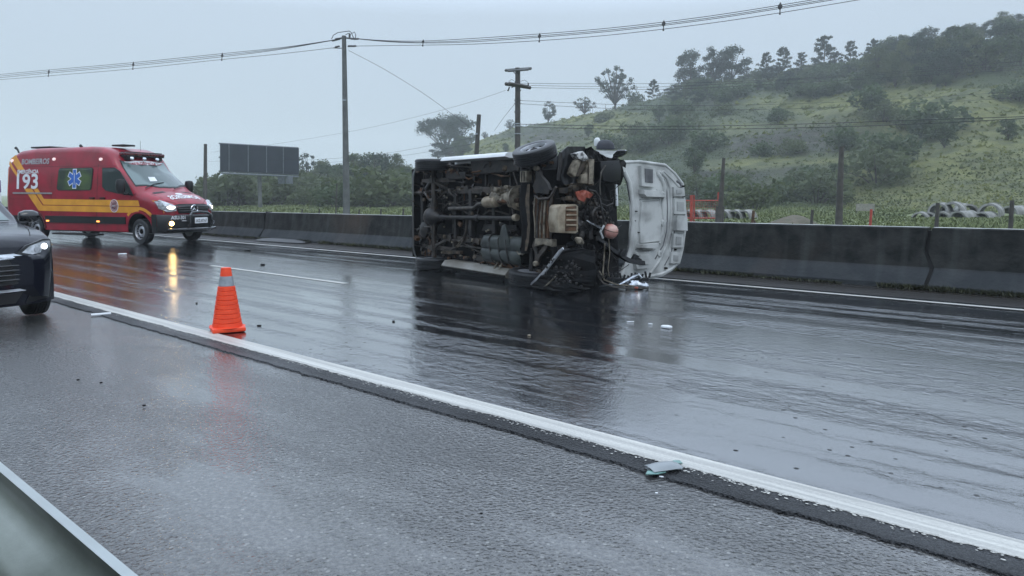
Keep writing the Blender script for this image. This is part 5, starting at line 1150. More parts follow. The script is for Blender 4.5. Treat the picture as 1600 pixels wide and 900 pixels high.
# ------------------------------------------------------------ debris by the van and on the road
def debris(name, lab, cat, loc_, polys, m, th=.01, group=None, rough=.0):
    o = None; mb = MB()
    for pl in polys: mb.prism([V((a, b, c)) for a, b, c in pl], V((0, 0, th)))
    o = mb.build(name, m, None, bevel=min(.003, th*.3), smooth=30); o.location = loc_; tag(o, lab, cat, group); return o
hp = gp(990, 452); hl = thing('headlamp_wreck', 'smashed chrome headlamp with torn black grille strip lying below the open bonnet', 'headlamp', (hp.x, hp.y, .012))
mb = MB(); rows = [[V((.17*math.cos(a)*q+.05*q, .08*math.sin(a)*q, h+.015*math.sin(3*a))) for a in np.linspace(0, 2*PI, 19)] for h, q in ((.0, 1), (.05, 1.02), (.09, .8), (.06, .55), (.10, .35), (.11, 0))]
mb.sheet(rows); mb.build('reflector', MT['silver'], hl, smooth=25)
mb = MB(); mb.tube([(-.22, .0, .05), (-.12, .02, .10), (0, .03, .17), (.07, .02, .20), (.12, 0, .15)], [.02, .03, .035, .03, .02], 8); mb.build('bezel', MT['silver'], hl)
mb = MB(); mb.tube([(-.52, .05, .18), (-.45, -.02, .08), (-.3, -.08, .03), (-.1, -.12, .02), (.1, -.14, .02), (.2, -.1, .02)], .012, 6); mb.build('trim', MT['pipe'], hl)
mb = MB(); mb.tube([(-.5, .08, .25), (-.42, .03, .12), (-.25, -.04, .06), (0, -.1, .05)], .01, 6); mb.build('trim', MT['alu'], hl)
rr = random.Random(8)
for k in range(12):
    mb = MB(); x = -.36+k*.055; mb.box((x, .05+rr.uniform(-.02, .03), .17+rr.uniform(-.03, .03)), (.03, .03, rr.uniform(.07, .14)), rotm('Y', rr.uniform(-.4, .4))); mb.build('grille_tooth', MT['blackplastic'], hl, bevel=.004)
mb = MB(); mb.box((-.08, .05, .13), (.62, .05, .05)); mb.build('grille_strip', MT['blackplastic'], hl, bevel=.01)
mb = MB(); mb.lathe([(.03, 0), (.035, .02), (.02, .03)], (.02, -.12, .01), (0, 0, 1), 12); mb.build('amber_lens', MT['orange'], hl)
def shard(px, py, lab, sx, sy, m, h=.012, seed=0, cat='debris', name='fragment', z=.010):
    r_ = random.Random(seed*7+int(px)); n_ = 7; p = gp(px, py)
    pl = [(sx*math.cos(2*PI*k/n_)*r_.uniform(.7, 1.1), sy*math.sin(2*PI*k/n_)*r_.uniform(.6, 1.1), 0) for k in range(n_)]
    o = debris(name, lab, cat, (p.x, p.y, z), [pl], m, h); o.rotation_euler = (r_.uniform(-.1, .1), r_.uniform(-.06, .06), r_.uniform(-.4, .4)); return o
shard(1042, 513.5, 'white plastic fragment lying flat on the wet lane right of the van reflection', .065, .07, MT['whiteprint'], .02)
shard(985, 505, 'thin white sliver on the wet lane, left one in front of the open bonnet', .05, .015, MT['whiteprint'])
shard(1016, 508.5, 'thin white sliver on the wet lane between the sliver and the flat white fragment', .03, .015, MT['whiteprint'])
shard(827, 526.5, 'tiny pale crumb in the dark reflection of the van', .018, .018, MT['alu2'])
shard(1026, 774, 'white paint flake on the near shoulder below the broken mirror', .009, .006, MT['whiteprint'], .004)
shard(1033, 752, 'small white chip right beside the broken mirror piece', .012, .006, MT['whiteprint'], .006, z=.02)
shard(752, 807, 'small black pebble alone on the near shoulder', .008, .007, MT['grime'], .007)
shard(1218, 810, 'small dark stone on the rough strip edge at lower right', .012, .010, MT['grime'], .01, z=.02)
shard(411, 415, 'black lump of plastic on the far lane above the traffic cone', .05, .035, MT['blackplastic'], .03)
shard(387, 392, 'black lump of plastic near the far edge line right of the ambulance', .08, .05, MT['blackplastic'], .03)
shard(192, 397.5, 'white scrap on the lane in the reflection of the ambulance', .12, .06, MT['whiteprint'], .012)
shard(615, 504, 'dark crumb on the lane left of the van reflection', .02, .02, MT['grime'], .012)
shard(405, 511, 'dark twig scrap on the lane right of the traffic cone', .03, .02, MT['grime'], .012)
shard(307, 475.5, 'dark crumb on the lane left of the traffic cone', .016, .016, MT['grime'], .012)
shard(158, 601, 'dark grit speck on the near shoulder under the parked car', .012, .012, MT['grime'], .01)
shard(225, 637, 'dark grit speck on the near shoulder below the cone reflection', .014, .012, MT['grime'], .01)
shard(122, 596.5, 'dark grit speck on the near shoulder, leftmost', .012, .012, MT['grime'], .01)
p = gp(158, 494); mb = MB(); mb.tube([(-.10, 0, .02), (.10, .02, .02)], .016, 8); o = mb.build('white_tube', MT['whiteprint']); o.location = (p.x, p.y, .0); o.rotation_euler = (0, 0, .5); tag(o, 'short white tube lying on the near shoulder beside the edge line', 'debris')
p = rd(-19.2, 11.6, .01); tr = MB(); tr.sheet([[V((x, y*(1-.3*(abs(x)/1.1)**4), .02+.09*math.sin((y+.2)/.4*PI)*(1-(abs(x)/1.25)**4))) for y in np.linspace(-.2, .2, 6)] for x in np.linspace(-1.15, 1.15, 12)])
o = tr.build('torn_bumper', MT['blackplastic'], smooth=60); o.location = p; o.rotation_euler = (0, 0, ROADROT+.08); tag(o, 'black torn bumper skin lying at the foot of the barrier', 'debris')
# broken mirror piece on the edge line
p = gp(1037, 738); mt_ = thing('broken_mirror', 'grey broken wing mirror shell with green glass edges lying across the near edge line', 'debris', (p.x, p.y, .02), R(20))
mb = MB(); mb.sheet([[V((x, y*(.85+.15*math.cos(x*14)), .008+.022*(1-(abs(x)/.1)**3)*(1-(abs(y)/.06)**2))) for y in np.linspace(-.055, .055, 7)] for x in np.linspace(-.085, .085, 9)]); mb.add([(-.085, -.04, 0), (.085, -.04, 0), (.085, .04, 0), (-.085, .04, 0)], [(0, 1, 2, 3)])
mb.build('shell', MT['mirrorback'], mt_, smooth=50)
mb = MB(); mb.prism([(-.13, -.045, 0), (-.07, -.062, 0), (-.02, -.055, 0), (-.05, -.02, 0), (-.10, -.01, 0)], V((0, 0, .006))); mb.build('glass_edge', MT['shardgreen'], mt_, bevel=.001)
mb = MB(); mb.prism([(.07, .02, 0.004), (.12, .015, 0.004), (.125, .05, 0.004), (.09, .06, 0.004)], V((0, 0, .006))); mb.build('glass_edge', MT['shardgreen'], mt_, bevel=.001)

# ------------------------------------------------------------ traffic cone
p = gp(355.5, 517, .008); cn_ = thing('traffic_cone', 'orange collapsible traffic cone with grey collar standing beside the near edge line', 'cone', (p.x, p.y, .012), R(28))
mb = MB(); pr = [(.175, .045)]; 
n_ = 9; z = .045; r0 = .158
zs_c = np.linspace(.045, .46, n_+1); rs_c = np.linspace(.142, .077, n_+1)
for k in range(n_): pr += [(rs_c[k]+.004, zs_c[k]+.003), (rs_c[k+1]+.007, zs_c[k+1]-.006), (rs_c[k+1]-.004, zs_c[k+1]-.001)]
mb.lathe([(r_, z_) for r_, z_ in pr]+[(.001, .46)], (0, 0, 0), (0, 0, 1), 36); mb.build('cone_body', MT['cone'], cn_, smooth=45)
mb = MB(); mb.lathe([(.074, .458), (.077, .462), (.067, .52), (.061, .56), (.001, .56)], (0, 0, 0), (0, 0, 1), 36); mb.build('collar', MT['conecollar'], cn_, smooth=45)
mb = MB(); mb.lathe([(.059, .558), (.058, .565), (.049, .635), (.047, .645), (.001, .645)], (0, 0, 0), (0, 0, 1), 36); mb.build('tip', MT['cone'], cn_, smooth=45)
mb = MB(); mb.box((0, 0, .025), (.32, .32, .045)); mb.build('base', MT['cone'], cn_, bevel=.018)

# ------------------------------------------------------------ trees and shrubs
def broad_proto(seed, h, w, leaf, trunkh=.14, n=4200, sz=.42, blobs=34, flat=1.0, gaps=1.0, limbs=7):
    rg = random.Random(seed); root = thing('broadleaf_tree', None, None)
    tr = MB(); th = h*trunkh; tr.tube([(0, 0, -.6), (rg.uniform(-.1, .1), 0, th*.5), (rg.uniform(-.3, .3), rg.uniform(-.3, .3), th), (rg.uniform(-.5, .5), rg.uniform(-.4, .4), h*.7)], [h*.028, h*.022, h*.017, h*.006], 7)
    cr = MB(); cs = []; zc = th+(h-th)*(.50 if flat >= 1 else .66); rz = (h-th)*(.42 if flat >= 1 else .26)
    while len(cs) < blobs:
        d = V((rg.uniform(-1, 1), rg.uniform(-1, 1), rg.uniform(-1, 1)))
        if .35 < d.length < 1: 
            wz = 1-.25*max(0, d.z)-.12*max(0, -d.z)
            cs.append(V((d.x*w*.40*wz, d.y*w*.40*wz, zc+d.z*rz)))
    for c in cs:
        s1 = w*rg.uniform(.10, .19)*gaps*(1 if flat >= 1 else .8); leafcloud(cr, c, (s1, s1, s1*rg.uniform(.6, .95)), n//blobs, sz, rg, shell=.3)
    for c in cs[::max(1, blobs//limbs)]:
        tr.tube([(0, 0, th*.8), V((c.x*.45, c.y*.45, th+(c.z-th)*.5)), c], [h*.012, h*.008, h*.003], 5)
    tr.build('trunk', MT['bark'], root, smooth=60); cr.build('crown', leaf, root, smooth=0, recalc=False); return root
def pine_proto(seed, h, leaf, n=5200):
    rg = random.Random(seed); root = thing('pine_tree', None, None); tr = MB(); cr = MB()
    tr.tube([(0, 0, -.6), (.05, 0, h*.5), (0, .05, h*.98)], [h*.017, h*.012, h*.003], 7)
    for k in range(30):
        t_ = .16+.82*k/30+rg.uniform(-.015, .015); a = k*2.4+rg.uniform(-.5, .5); L_ = h*.40*(1-t_)**.6*rg.uniform(.5, 1.15)+h*.03
        e_ = V((math.cos(a)*L_, math.sin(a)*L_, h*t_+L_*rg.uniform(.05, .45))); b0 = V((0, 0, h*t_)); tr.tube([b0, b0.lerp(e_, .5)+V((0, 0, -.03*h*rg.random())), e_], [h*.005, h*.004, h*.002], 4)
        for q in (.55, .8, 1.0): leafcloud(cr, b0.lerp(e_, q), (h*.06, h*.06, h*.055), n//90, h*.038, rg, shell=.2)
    leafcloud(cr, (0, 0, h*.98), (h*.02, h*.02, h*.05), 25, h*.03, rg)
    tr.build('trunk', MT['bark'], root, smooth=60); cr.build('crown', leaf, root, smooth=0, recalc=False); return root
def bush_proto(seed, h, w, leaf, n=900, sz=.4):
    rg = random.Random(seed); root = thing('bush', None, None); cr = MB(); tr = MB()
    for k in range(8):
        c = V((rg.uniform(-.35, .35)*w, rg.uniform(-.3, .3)*w, h*rg.uniform(.2, .7))); leafcloud(cr, c, (w*.22, w*.22, h*.3), n//8, sz, rg); tr.tube([(0, 0, -.3), c*.5+V((0, 0, .1)), c], [.05, .035, .015], 4)
    tr.build('stem', MT['bark'], root, smooth=60); cr.build('foliage', leaf, root, smooth=0, recalc=False); return root
PR = {'b0': broad_proto(1, 10, 9, MT['leafA']), 'b1': broad_proto(2, 10, 8.5, MT['leafB']), 'b2': broad_proto(3, 10, 10.5, MT['leafC'], .12, 5200),
      'open': broad_proto(4, 10, 10, MT['leafC'], .15, 2600, .36, 44, gaps=.5, limbs=36), 'fig': broad_proto(5, 10, 17, MT['leafC'], .10, 7500, .42, 60, .55, .85, 20),
      'tall': broad_proto(6, 10, 7, MT['leafC'], .08, 4200, .38, 30), 'p0': pine_proto(7, 10, MT['leafC']), 'p1': pine_proto(8, 10, MT['leafC']), 'p2': pine_proto(9, 10, MT['leafC']),
      's0': bush_proto(10, 3, 4.5, MT['leafB']), 's1': bush_proto(11, 3, 4.5, MT['leafA']), 's2': bush_proto(12, 3, 4, MT['leafD'])}
used = set(); trg = random.Random(77)
def put(kind, loc_, h, label, cat, group, name, wf=1.0, base=10.0, rot=None):
    src = PR[kind]
    o = src if kind not in used else copy_tree(src); used.add(kind)
    o.name = name; s_ = h/base; o.location = loc_; o.scale = (s_*wf, s_*wf, s_); o.rotation_euler = (0, 0, trg.uniform(0, 6.28) if rot is None else rot)
    return tag(o, label, cat, group)
def hat_(px, ytop, Y, zb):          # height of a tree whose top shows at ytop
    return at(px, ytop, Y).z-zb
LM = [(1075, 'red gate'), (1126, 'leaning pole'), (1176, 'strutted brown post'), (1240, 'spoil heap'), (1311, 'weathered pole'), (1360, 'orange fence post'), (1440, 'left end of the pipe pile'), (1490, 'big upper pipes'), (1548, 'lone upper pipe'), (1580, 'rightmost fence post'), (1015, 'top of the sprung bonnet'), (946, 'dark wing mirror of the van'), (842, 'tilted front wheel of the van'), (760, 'white sill of the van')]
used_lab = set()
def place_words(px, py, what):
    x, nm = min(LM, key=lambda q: abs(q[0]-px)); d = px-x
    side = 'directly above' if abs(d) < 8 else ('up and left of' if d < 0 else 'up and right of')
    lev = 'close' if py > 300 else 'low on the slope,' if py > 255 else 'halfway up the slope,' if py > 205 else 'high on the slope,'
    lab = what+' '+lev+' '+side+' the '+nm; lab = lab.replace('up and ', '').replace('on the slope,', 'up,') if len(lab.split()) > 16 else lab
    if lab in used_lab: return None
    used_lab.add(lab); return lab
# woodland left of the hill
wood = [(338, 300, 128, 'b0', 1.1), (352, 282, 132, 'b1', 1.0), (378, 272, 130, 'b0', 1.1), (402, 268, 138, 'b2', 1.1), (430, 262, 128, 'b0', 1.15), (455, 257, 140, 'b1', 1.1), (481, 243, 150, 'open', .8), (498, 254, 132, 'b1', 1.15),
        (522, 255, 126, 'b0', 1.2), (545, 246, 140, 'b1', 1.2), (568, 240, 134, 'b0', 1.1), (590, 243, 126, 'open', 1.0), (606, 240, 130, 'b0', .95), (626, 250, 124, 'b1', .9), (642, 262, 122, 'b0', 1.0), (658, 285, 120, 'b0', .9), (676, 292, 118, 'b1', .9)]
WL_ = ['low tree at the far left end of the hazy wood, left of the billboard', 'hazy tree behind the left edge of the billboard', 'hazy tree behind the left half of the billboard', 'hazy tree right behind the billboard post', 'hazy tree behind the right half of the billboard', 'hazy tree behind the right edge of the billboard', 'thin-crowned tree rising just right of the billboard', 'hazy tree halfway between the billboard and the thin stake',
       'hazy tree directly behind the thin dark stake', 'hazy tree directly behind the tall concrete pole', 'rounded hazy tree just right of the tall concrete pole', 'airy tree rising second right of the tall concrete pole', 'tallest rounded tree midway between the tall pole and the van', 'hazy tree a little left of the van rear', 'hazy tree whose crown meets the van rear edge', 'hazy tree partly hidden by the top rear corner of the van', 'hazy tree at the right end of the wood, behind the van']
for i, (px, yt, Y, k, wf) in enumerate(wood):
    x = (px-800)/F0*Y; h = hat_(px, yt, Y, 0); put(k, (x, Y, -.1), h*1.13, WL_[i], 'tree', 'trees of the hazy wood left of the hill', 'broadleaf_tree', wf*1.1)
for i in range(34):
    px = 322+i*10.6+trg.uniform(-4, 4); Y = trg.uniform(90, 112) if px < 480 else trg.uniform(76, 104); put(('s0', 's1', 's0')[i % 3], ((px-800)/F0*Y, Y, -.1), trg.uniform(2.6, 5.4), 'low bush along the foot of the hazy wood', 'bush', 'bushes at the foot of the hazy wood', 'bush', 1.25, 3.0)
# trees one can tell apart along the skyline
def sky_tree(px, yt, yb, kind, lab, wf=1.0, name='broadleaf_tree', group=None, dy=0, base=10.0):
    p = None; Y = float(np.interp(px, HP[:, 0], HP[:, 3]))-3+dy
    if yb is not None and yb > np.interp(px, HP[:, 0], HP[:, 1])+8: p = hillpt(px, yb)
    if p is None: X = (px-800)/F0*Y; p = V((X, Y, hzi(X, Y)))
    h = at(px, yt, p.y).z-p.z+.3
    return put(kind, (p.x, p.y, p.z-.3), max(2, h), lab, 'tree' if base == 10 else 'bush', group, name, wf, base)
sky_tree(697, 175, 245, 'fig', 'huge spreading umbrella-crowned tree at the left foot of the hill', 1.0)
sky_tree(705, 205, 250, 'b2', 'dense dark thicket under the left half of the umbrella-crowned tree', 1.5, dy=-6)
sky_tree(722, 208, 250, 'b0', 'dense thicket under the right half of the umbrella-crowned tree', 1.4, dy=-6)
sky_tree(685, 222, None, 'b2', 'dark thicket at the far left end of the hill, below the umbrella-crowned tree', 1.2, dy=-4)
sky_tree(738, 206, None, 'b0', 'low round tree behind the short broken post', 1.0)
sky_tree(757, 205, None, 'open', 'thin ragged small tree just right of the short broken post', 1.3)
sky_tree(797, 185, None, 'open', 'small open tree on the skyline directly behind the twin-crossarm pole', 1.2)
sky_tree(856, 156, None, 'tall', 'lone small tree on the skyline right of the twin-crossarm pole', 1.1)
sky_tree(912, 150, None, 'open', 'low wide airy tree left of the tall open eucalyptus', 1.5)
sky_tree(959, 100, None, 'open', 'tall open eucalyptus with airy branching crown on the skyline', 1.15)
sky_tree(990, 140, None, 's1', 'dark bush under the right side of the open eucalyptus', .9, 'bush', None, 0, 3.0)
sky_tree(1018, 124, None, 'p0', 'small leaning pine right of the open eucalyptus', 1.0, 'pine_tree')
sky_tree(945, 172, 190, 's0', 'yellowish round bush below the open eucalyptus', 1.2, 'bush', None, 0, 3.0)
sky_tree(1075, 76, None, 'b2', 'dense dark tree, left of the two big crowns on the ridge', .95)
sky_tree(1112, 68, None, 'tall', 'tall narrow crown squeezed between the two big ridge trees', 1.0)
sky_tree(1140, 70, None, 'b2', 'dense dark tree, right and wider of the two big crowns on the ridge', 1.3)
for px, yt, k, wf, lab in ((1192, 82, 'p1', 1.0, 'ragged pine just right of the two big ridge crowns'), (1218, 73, 'p0', .9, 'slender pine, second of the pine row from the left'), (1246, 82, 'p2', 1.0, 'short pine in the dip of the ridge pine row'),
                      (1281, 56, 'p1', 1.05, 'tallest pine of the ridge row with flat layered branches'), (1300, 80, 'p0', 1.0, 'small pine touching the tallest ridge pine on its right'), (1322, 64, 'p2', .95, 'straight narrow pine right of the tallest ridge pine'), (1357, 61, 'p0', .95, 'pine standing alone at the right end of the ridge pine row')):
    sky_tree(px, yt, None, k, lab, wf, 'pine_tree', 'pines on the ridge')
sky_tree(1410, 54, None, 'b1', 'large pale rounded tree right of the ridge pines', 1.1)
sky_tree(1385, 78, None, 'b0', 'middling dark tree between the last pine and the pale rounded tree', 1.0)
sky_tree(1433, 60, None, 'p2', 'pointed dark pine beside the pale rounded tree', .8, 'pine_tree')
for k in range(44):
    px = 1046+k*9.2+trg.uniform(-5, 5); yr_ = np.interp(px, HP[:, 0], HP[:, 1]); sky_tree(px, yr_-trg.uniform(4, 20)-(10 if px > 1360 else 0), None, ('b2', 'b0', 's1', 'b2', 's0')[k % 5], 'low dark crown filling the gaps along the ridge between the taller trees', 1.35, 'broadleaf_tree', 'low trees filling the ridge line', trg.uniform(-4, 2), 3.0 if k % 5 in (2, 4) else 10.0)
HW = 'dark tree of the dense wood covering the hilltop'
for px, yt in ((1462, 56), (1480, 48), (1500, 36), (1518, 40), (1536, 30), (1556, 15), (1578, 20), (1598, 16), (1620, 8), (1645, 0)): sky_tree(px, yt, None, ('b2', 'b0', 'b1')[px % 3], HW, 1.0, 'broadleaf_tree', 'trees of the hilltop wood')
for k in range(40):
    px = trg.uniform(1370, 1660); py = np.interp(px, [1370, 1450, 1600, 1660], [112, 102, 82, 72])+trg.uniform(-18, 32)
    p = hillpt(px, py)
    if p: put(('b2', 'b0', 'b1')[k % 3], (p.x, p.y, p.z-.3), trg.uniform(5.5, 9), HW, 'tree', 'trees of the hilltop wood', 'broadleaf_tree', 1.15)
for k in range(70):
    px = trg.uniform(1050, 1480); py = np.interp(px, [1050, 1200, 1480], [158, 132, 112])+trg.uniform(-12, 26)
    p = hillpt(px, py)
    if p: put(('s1', 'b0', 's1', 'b2')[k % 4], (p.x, p.y, p.z-.3), trg.uniform(2.6, 4.5), 'dark shrub crowding the slope below the ridge trees', 'bush', 'shrubs below the ridge trees', 'bush', 1.3, 3.0 if k % 2 == 0 else 10.0)
# scattered shrubs lower on the slope
spots = [(1045, 225, 6), (1065, 205, 5), (1030, 190, 4.5), (1360, 175, 5.5), (1380, 190, 4), (1460, 215, 6.5), (1445, 240, 5), (1475, 232, 4.5), (1385, 255, 5), (1370, 285, 5.5), (1260, 300, 4), (1275, 318, 5), (1305, 305, 4.5), (1230, 322, 4), (1150, 300, 3.5), (1130, 325, 4.5),
         (1180, 330, 3.5), (1085, 275, 5), (1060, 255, 5.5), (1090, 310, 4), (1320, 235, 4.5), (1540, 110, 5), (920, 215, 4), (950, 235, 4.5), (990, 215, 4), (1000, 240, 5), (870, 230, 3.2), (790, 238, 3), (1105, 235, 4.5), (1130, 180, 3.6), (1215, 190, 3.4), (1420, 205, 3.5), (1575, 220, 3.4), (1590, 160, 4), (1240, 240, 3), (1190, 245, 3)]
for i, (px, py, h) in enumerate(spots):
    p = hillpt(px, py)
    lab = place_words(px, py, ('small ' if h < 4 else 'large ')+('pale green shrub' if i % 5 in (1, 4) else 'dark shrub'))
    if p and lab and len(lab.split()) <= 16: put(('s1', 's0', 'b0', 's1', 's0')[i % 5], (p.x, p.y, p.z-.3), h, lab, 'bush', 'shrubs scattered over the lower slope', 'bush', 1.1, 3.0 if i % 5 != 2 else 10.0)
for nm in list(PR):
    if nm not in used:
        for c in kids(PR[nm]): bpy.data.objects.remove(c)
        bpy.data.objects.remove(PR[nm])
# ------------------------------------------------------------ poles, wires
def poleobj(name, lab, base, top, r0, r1, m, square=False, group=None):
    o = thing(name, lab, 'utility pole' if 'pole' in name else 'post', base, 0, group)
    mb = MB(); d = V(top)-V(base); mb.tube([(0, 0, -.3), d*.5, d], [r0, (r0+r1)/2, r1], 4 if square else 12); mb.build('shaft', m, o, smooth=50 if not square else 20); return o, d
def gxy(px, Y): p = at(px, 330, Y); return V((p.x, p.y, -.06))
mp_, d = poleobj('utility_pole', 'tall grey concrete utility pole left of the overturned van', gxy(541.5, 43), at(537.5, 56, 43), .21, .125, MT['polecon'])
def relp(px, py, Y): return at(px, py, Y)-V(mp_.location)
for z0, z1 in ((60, 62), (74, 75)): pass
mb = MB(); mb.tube([relp(524, 61, 43.2), relp(538, 59, 43), relp(556, 61, 42.6)], .05, 6); mb.build('crossarm', MT['insul'], mp_)
for (px, py, Y) in ((528, 61.5, 43.3), (522, 63, 43.6), (552, 60.5, 42.7), (557, 60.8, 42.4), (527, 73, 43.3), (547, 72, 42.8), (553, 72, 42.6)):
    mb = MB(); c_ = relp(px, py, Y); mb.lathe([(.02, -.16), (.065, -.12), (.03, -.08), (.065, -.03), (.03, .0), (.065, .05), (.03, .09), (.06, .12), (.02, .16)], c_, V((-1, .35, -.12)) if px < 538 else V((1, -.38, -.02)), 10); mb.build('insulator', MT['insul'], mp_)
mb = MB(); mb.tube([relp(546, 60, 43), relp(546.5, 52.5, 43)], .06, 8); mb.build('insulator', MT['insul'], mp_)
for pts in ([(518, 61), (521, 55), (528, 51), (538, 49.5), (546, 48.5)], [(546, 48.5), (550, 52), (554, 50), (556, 55), (555, 60)], [(549, 51), (551, 56), (553, 60)], [(540, 54), (546, 52)], [(520, 75), (530, 75.5), (537, 75)]):
    mb = MB(); mb.tube([relp(a, b, 43) for a, b in pts], .022, 5); mb.build('jumper_wire', MT['wire'], mp_)
mb = MB(); mb.box(relp(539, 157, 43)+V((0, -.18, 0)), (.22, .05, .08)); mb.build('number_tag', MT['conecollar'], mp_)
def wire(name, lab, pts3, r=.016, group=None, sp=None, cat='power line'):
    mb = MB(); mb.tube(pts3, r, 5); o = mb.build(name, MT['wire'], smooth=60); tag(o, lab, cat, group); return o
def curve(pts, Yf, n=4):      # smooth polyline through measured points on the plan line
    r = []; k = len(pts)
    for i in range(k-1):
        p0, p1, p2, p3 = pts[max(i-1, 0)], pts[i], pts[i+1], pts[min(i+2, k-1)]
        for j in range(n):
            t = j/n
            q = [0.5*(2*p1[a]+(p2[a]-p0[a])*t+(2*p0[a]-5*p1[a]+4*p2[a]-p3[a])*t*t+(3*p1[a]-p0[a]-3*p2[a]+p3[a])*t**3) for a in (0, 1)]
            r.append(at(q[0], q[1], Yf(q[0])))
    r.append(at(pts[-1][0], pts[-1][1], Yf(pts[-1][0]))); return r
def planline(X0, Y0, X1, Y1):
    def f(px):
        a = (px-800)/F0; dx, dy = X1-X0, Y1-Y0; t = (a*Y0-X0)/(dx-a*dy); return Y0+t*dy
    return f
YL = planline(-9.7, 43, -58, 70); YR = planline(-9.7, 43, 45, 22)
G = 'compact power line strung along the pole'
Lb = [(-60, 124.5), (0, 119.5), (76, 112.5), (208, 101), (347, 87), (440, 76), (523, 62.5)]
for dy, nm in ((-3.2, 'topmost'), (-.6, 'middle'), (1.8, 'third')): wire('power_line', nm+' cable of the span running from the tall concrete pole to the left edge', curve([(a, b+dy*(1-max(0, (a-347)/190))) for a, b in Lb], YL), .017, G)
wire('power_line', 'lowest cable of the span running from the tall concrete pole to the left edge', curve([(-60, 129), (0, 124.5), (76, 118.5), (208, 107.5), (347, 93), (440, 84), (527, 74)], YL), .015, G)
Rb = [(552, 60), (600, 64.5), (661, 66.5), (740, 64), (843, 57), (940, 49), (1037, 38.5), (1130, 26), (1219, 12), (1340, -8), (1480, -34)]
for dy, nm in ((-4.0, 'topmost'), (-1.0, 'middle'), (1.2, 'third')): wire('power_line', nm+' cable of the span rising from the tall concrete pole to the top edge', curve([(a, b+dy*min(1, (a-540)/200)) for a, b in Rb], YR), .016, G)
wire('power_line', 'lowest cable of the span rising from the tall concrete pole to the top edge', curve([(556, 72), (661, 70.5), (740, 69), (843, 63.5), (940, 56), (1037, 45.5), (1130, 33.5), (1219, 20), (1340, 0), (1480, -24)], YR), .015, G)
for i, (px, y0, y1, nm) in enumerate(((76, 108, 119, 'leftmost on the left span'), (208, 96, 108, 'middle one on the left span'), (347, 82, 94, 'nearest the pole on the left span'), (661, 61, 71.5, 'nearest the pole on the right span'), (843, 51, 65, 'second from the pole on the right span'), (1037, 31, 47, 'third from the pole on the right span'), (1219, 3, 21.5, 'at the top edge on the right span'))):
    Yf = (YL if px < 500 else YR)(px); mb = MB(); a_ = at(px+.5, y0, Yf); b_ = at(px-.5, y1, Yf); c_ = a_.lerp(b_, .5); w_ = (a_-b_).length*.22
    ex = V((1, -.4, 0)).normalized()
    mb.prism([a_-c_, ex*w_+V((0, 0, .05)), (b_-c_)*.45, -ex*w_+V((0, 0, .05))], V((0, .03, 0))); mb.tube([(b_-c_)*.3, b_-c_], .025, 6); mb.box(b_-c_, (.08, .05, .08)); o = mb.build('cable_spacer', MT['insul'], smooth=20, bevel=.008); o.location = c_
    tag(o, 'diamond cable spacer '+nm, 'cable spacer', 'cable spacers on the compact line')
# twin-crossarm wooden pole
p2, d = poleobj('utility_pole', 'dark pole with two crossarms rising behind the overturned van', gxy(808.5, 46), at(809, 106, 46), .19, .155, MT['polewood'])
def r2_(px, py, Y=46): return at(px, py, Y)-V(p2.location)
mb = MB(); mb.tube([r2_(789.5, 110, 46.6), r2_(830, 107, 45.3)], .09, 4); mb.build('crossarm', MT['polecon'], p2, smooth=0)
mb = MB(); mb.tube([r2_(794, 111, 46.3), r2_(826, 108.6, 45.2)], .07, 4); mb.build('crossarm', MT['polecon'], p2, smooth=0)
mb = MB(); mb.tube([r2_(789.5, 131, 45.4), r2_(829, 137, 46.4)], .11, 4); mb.build('crossarm', MT['polewood'], p2, smooth=0)
mb = MB(); mb.tube([r2_(795, 130.5, 45.2), r2_(824, 135, 46.2)], .10, 4); mb.build('crossarm', MT['polewood'], p2, smooth=0)
for pts, r_ in (([(802, 112), (808, 118)], .03), ([(796, 136), (794, 142), (792.5, 141)], .05), ([(814, 140), (811, 145)], .03), ([(799, 137), (808, 133)], .03), ([(805.5, 127), (805.5, 131)], .06), ([(825.5, 130), (825.5, 135)], .05)):
    mb = MB(); mb.tube([r2_(a, b, 45.6) for a, b in pts], r_, 6); mb.build('brace', MT['insul'], p2)
for pts in ([(795, 128), (799, 124), (803, 126)], [(813, 127), (820, 125), (826, 130)]):
    mb = MB(); mb.tube([r2_(a, b, 45.6) for a, b in pts], .012, 5); mb.build('jumper_wire', MT['wire'], p2)
for py in (157, 162, 175, 193.5, 197, 209): mb = MB(); mb.lathe([(.21, -.03), (.21, .03)], r2_(808.7, py), (0, 0, 1), 12); mb.build('band', MT['conecollar'] if py > 190 else MT['insul'], p2)
far = lambda a, b, x0, x1: (lambda px: a+(b-a)*(px-x0)/(x1-x0))
G2 = 'thin wires from the twin-crossarm pole'
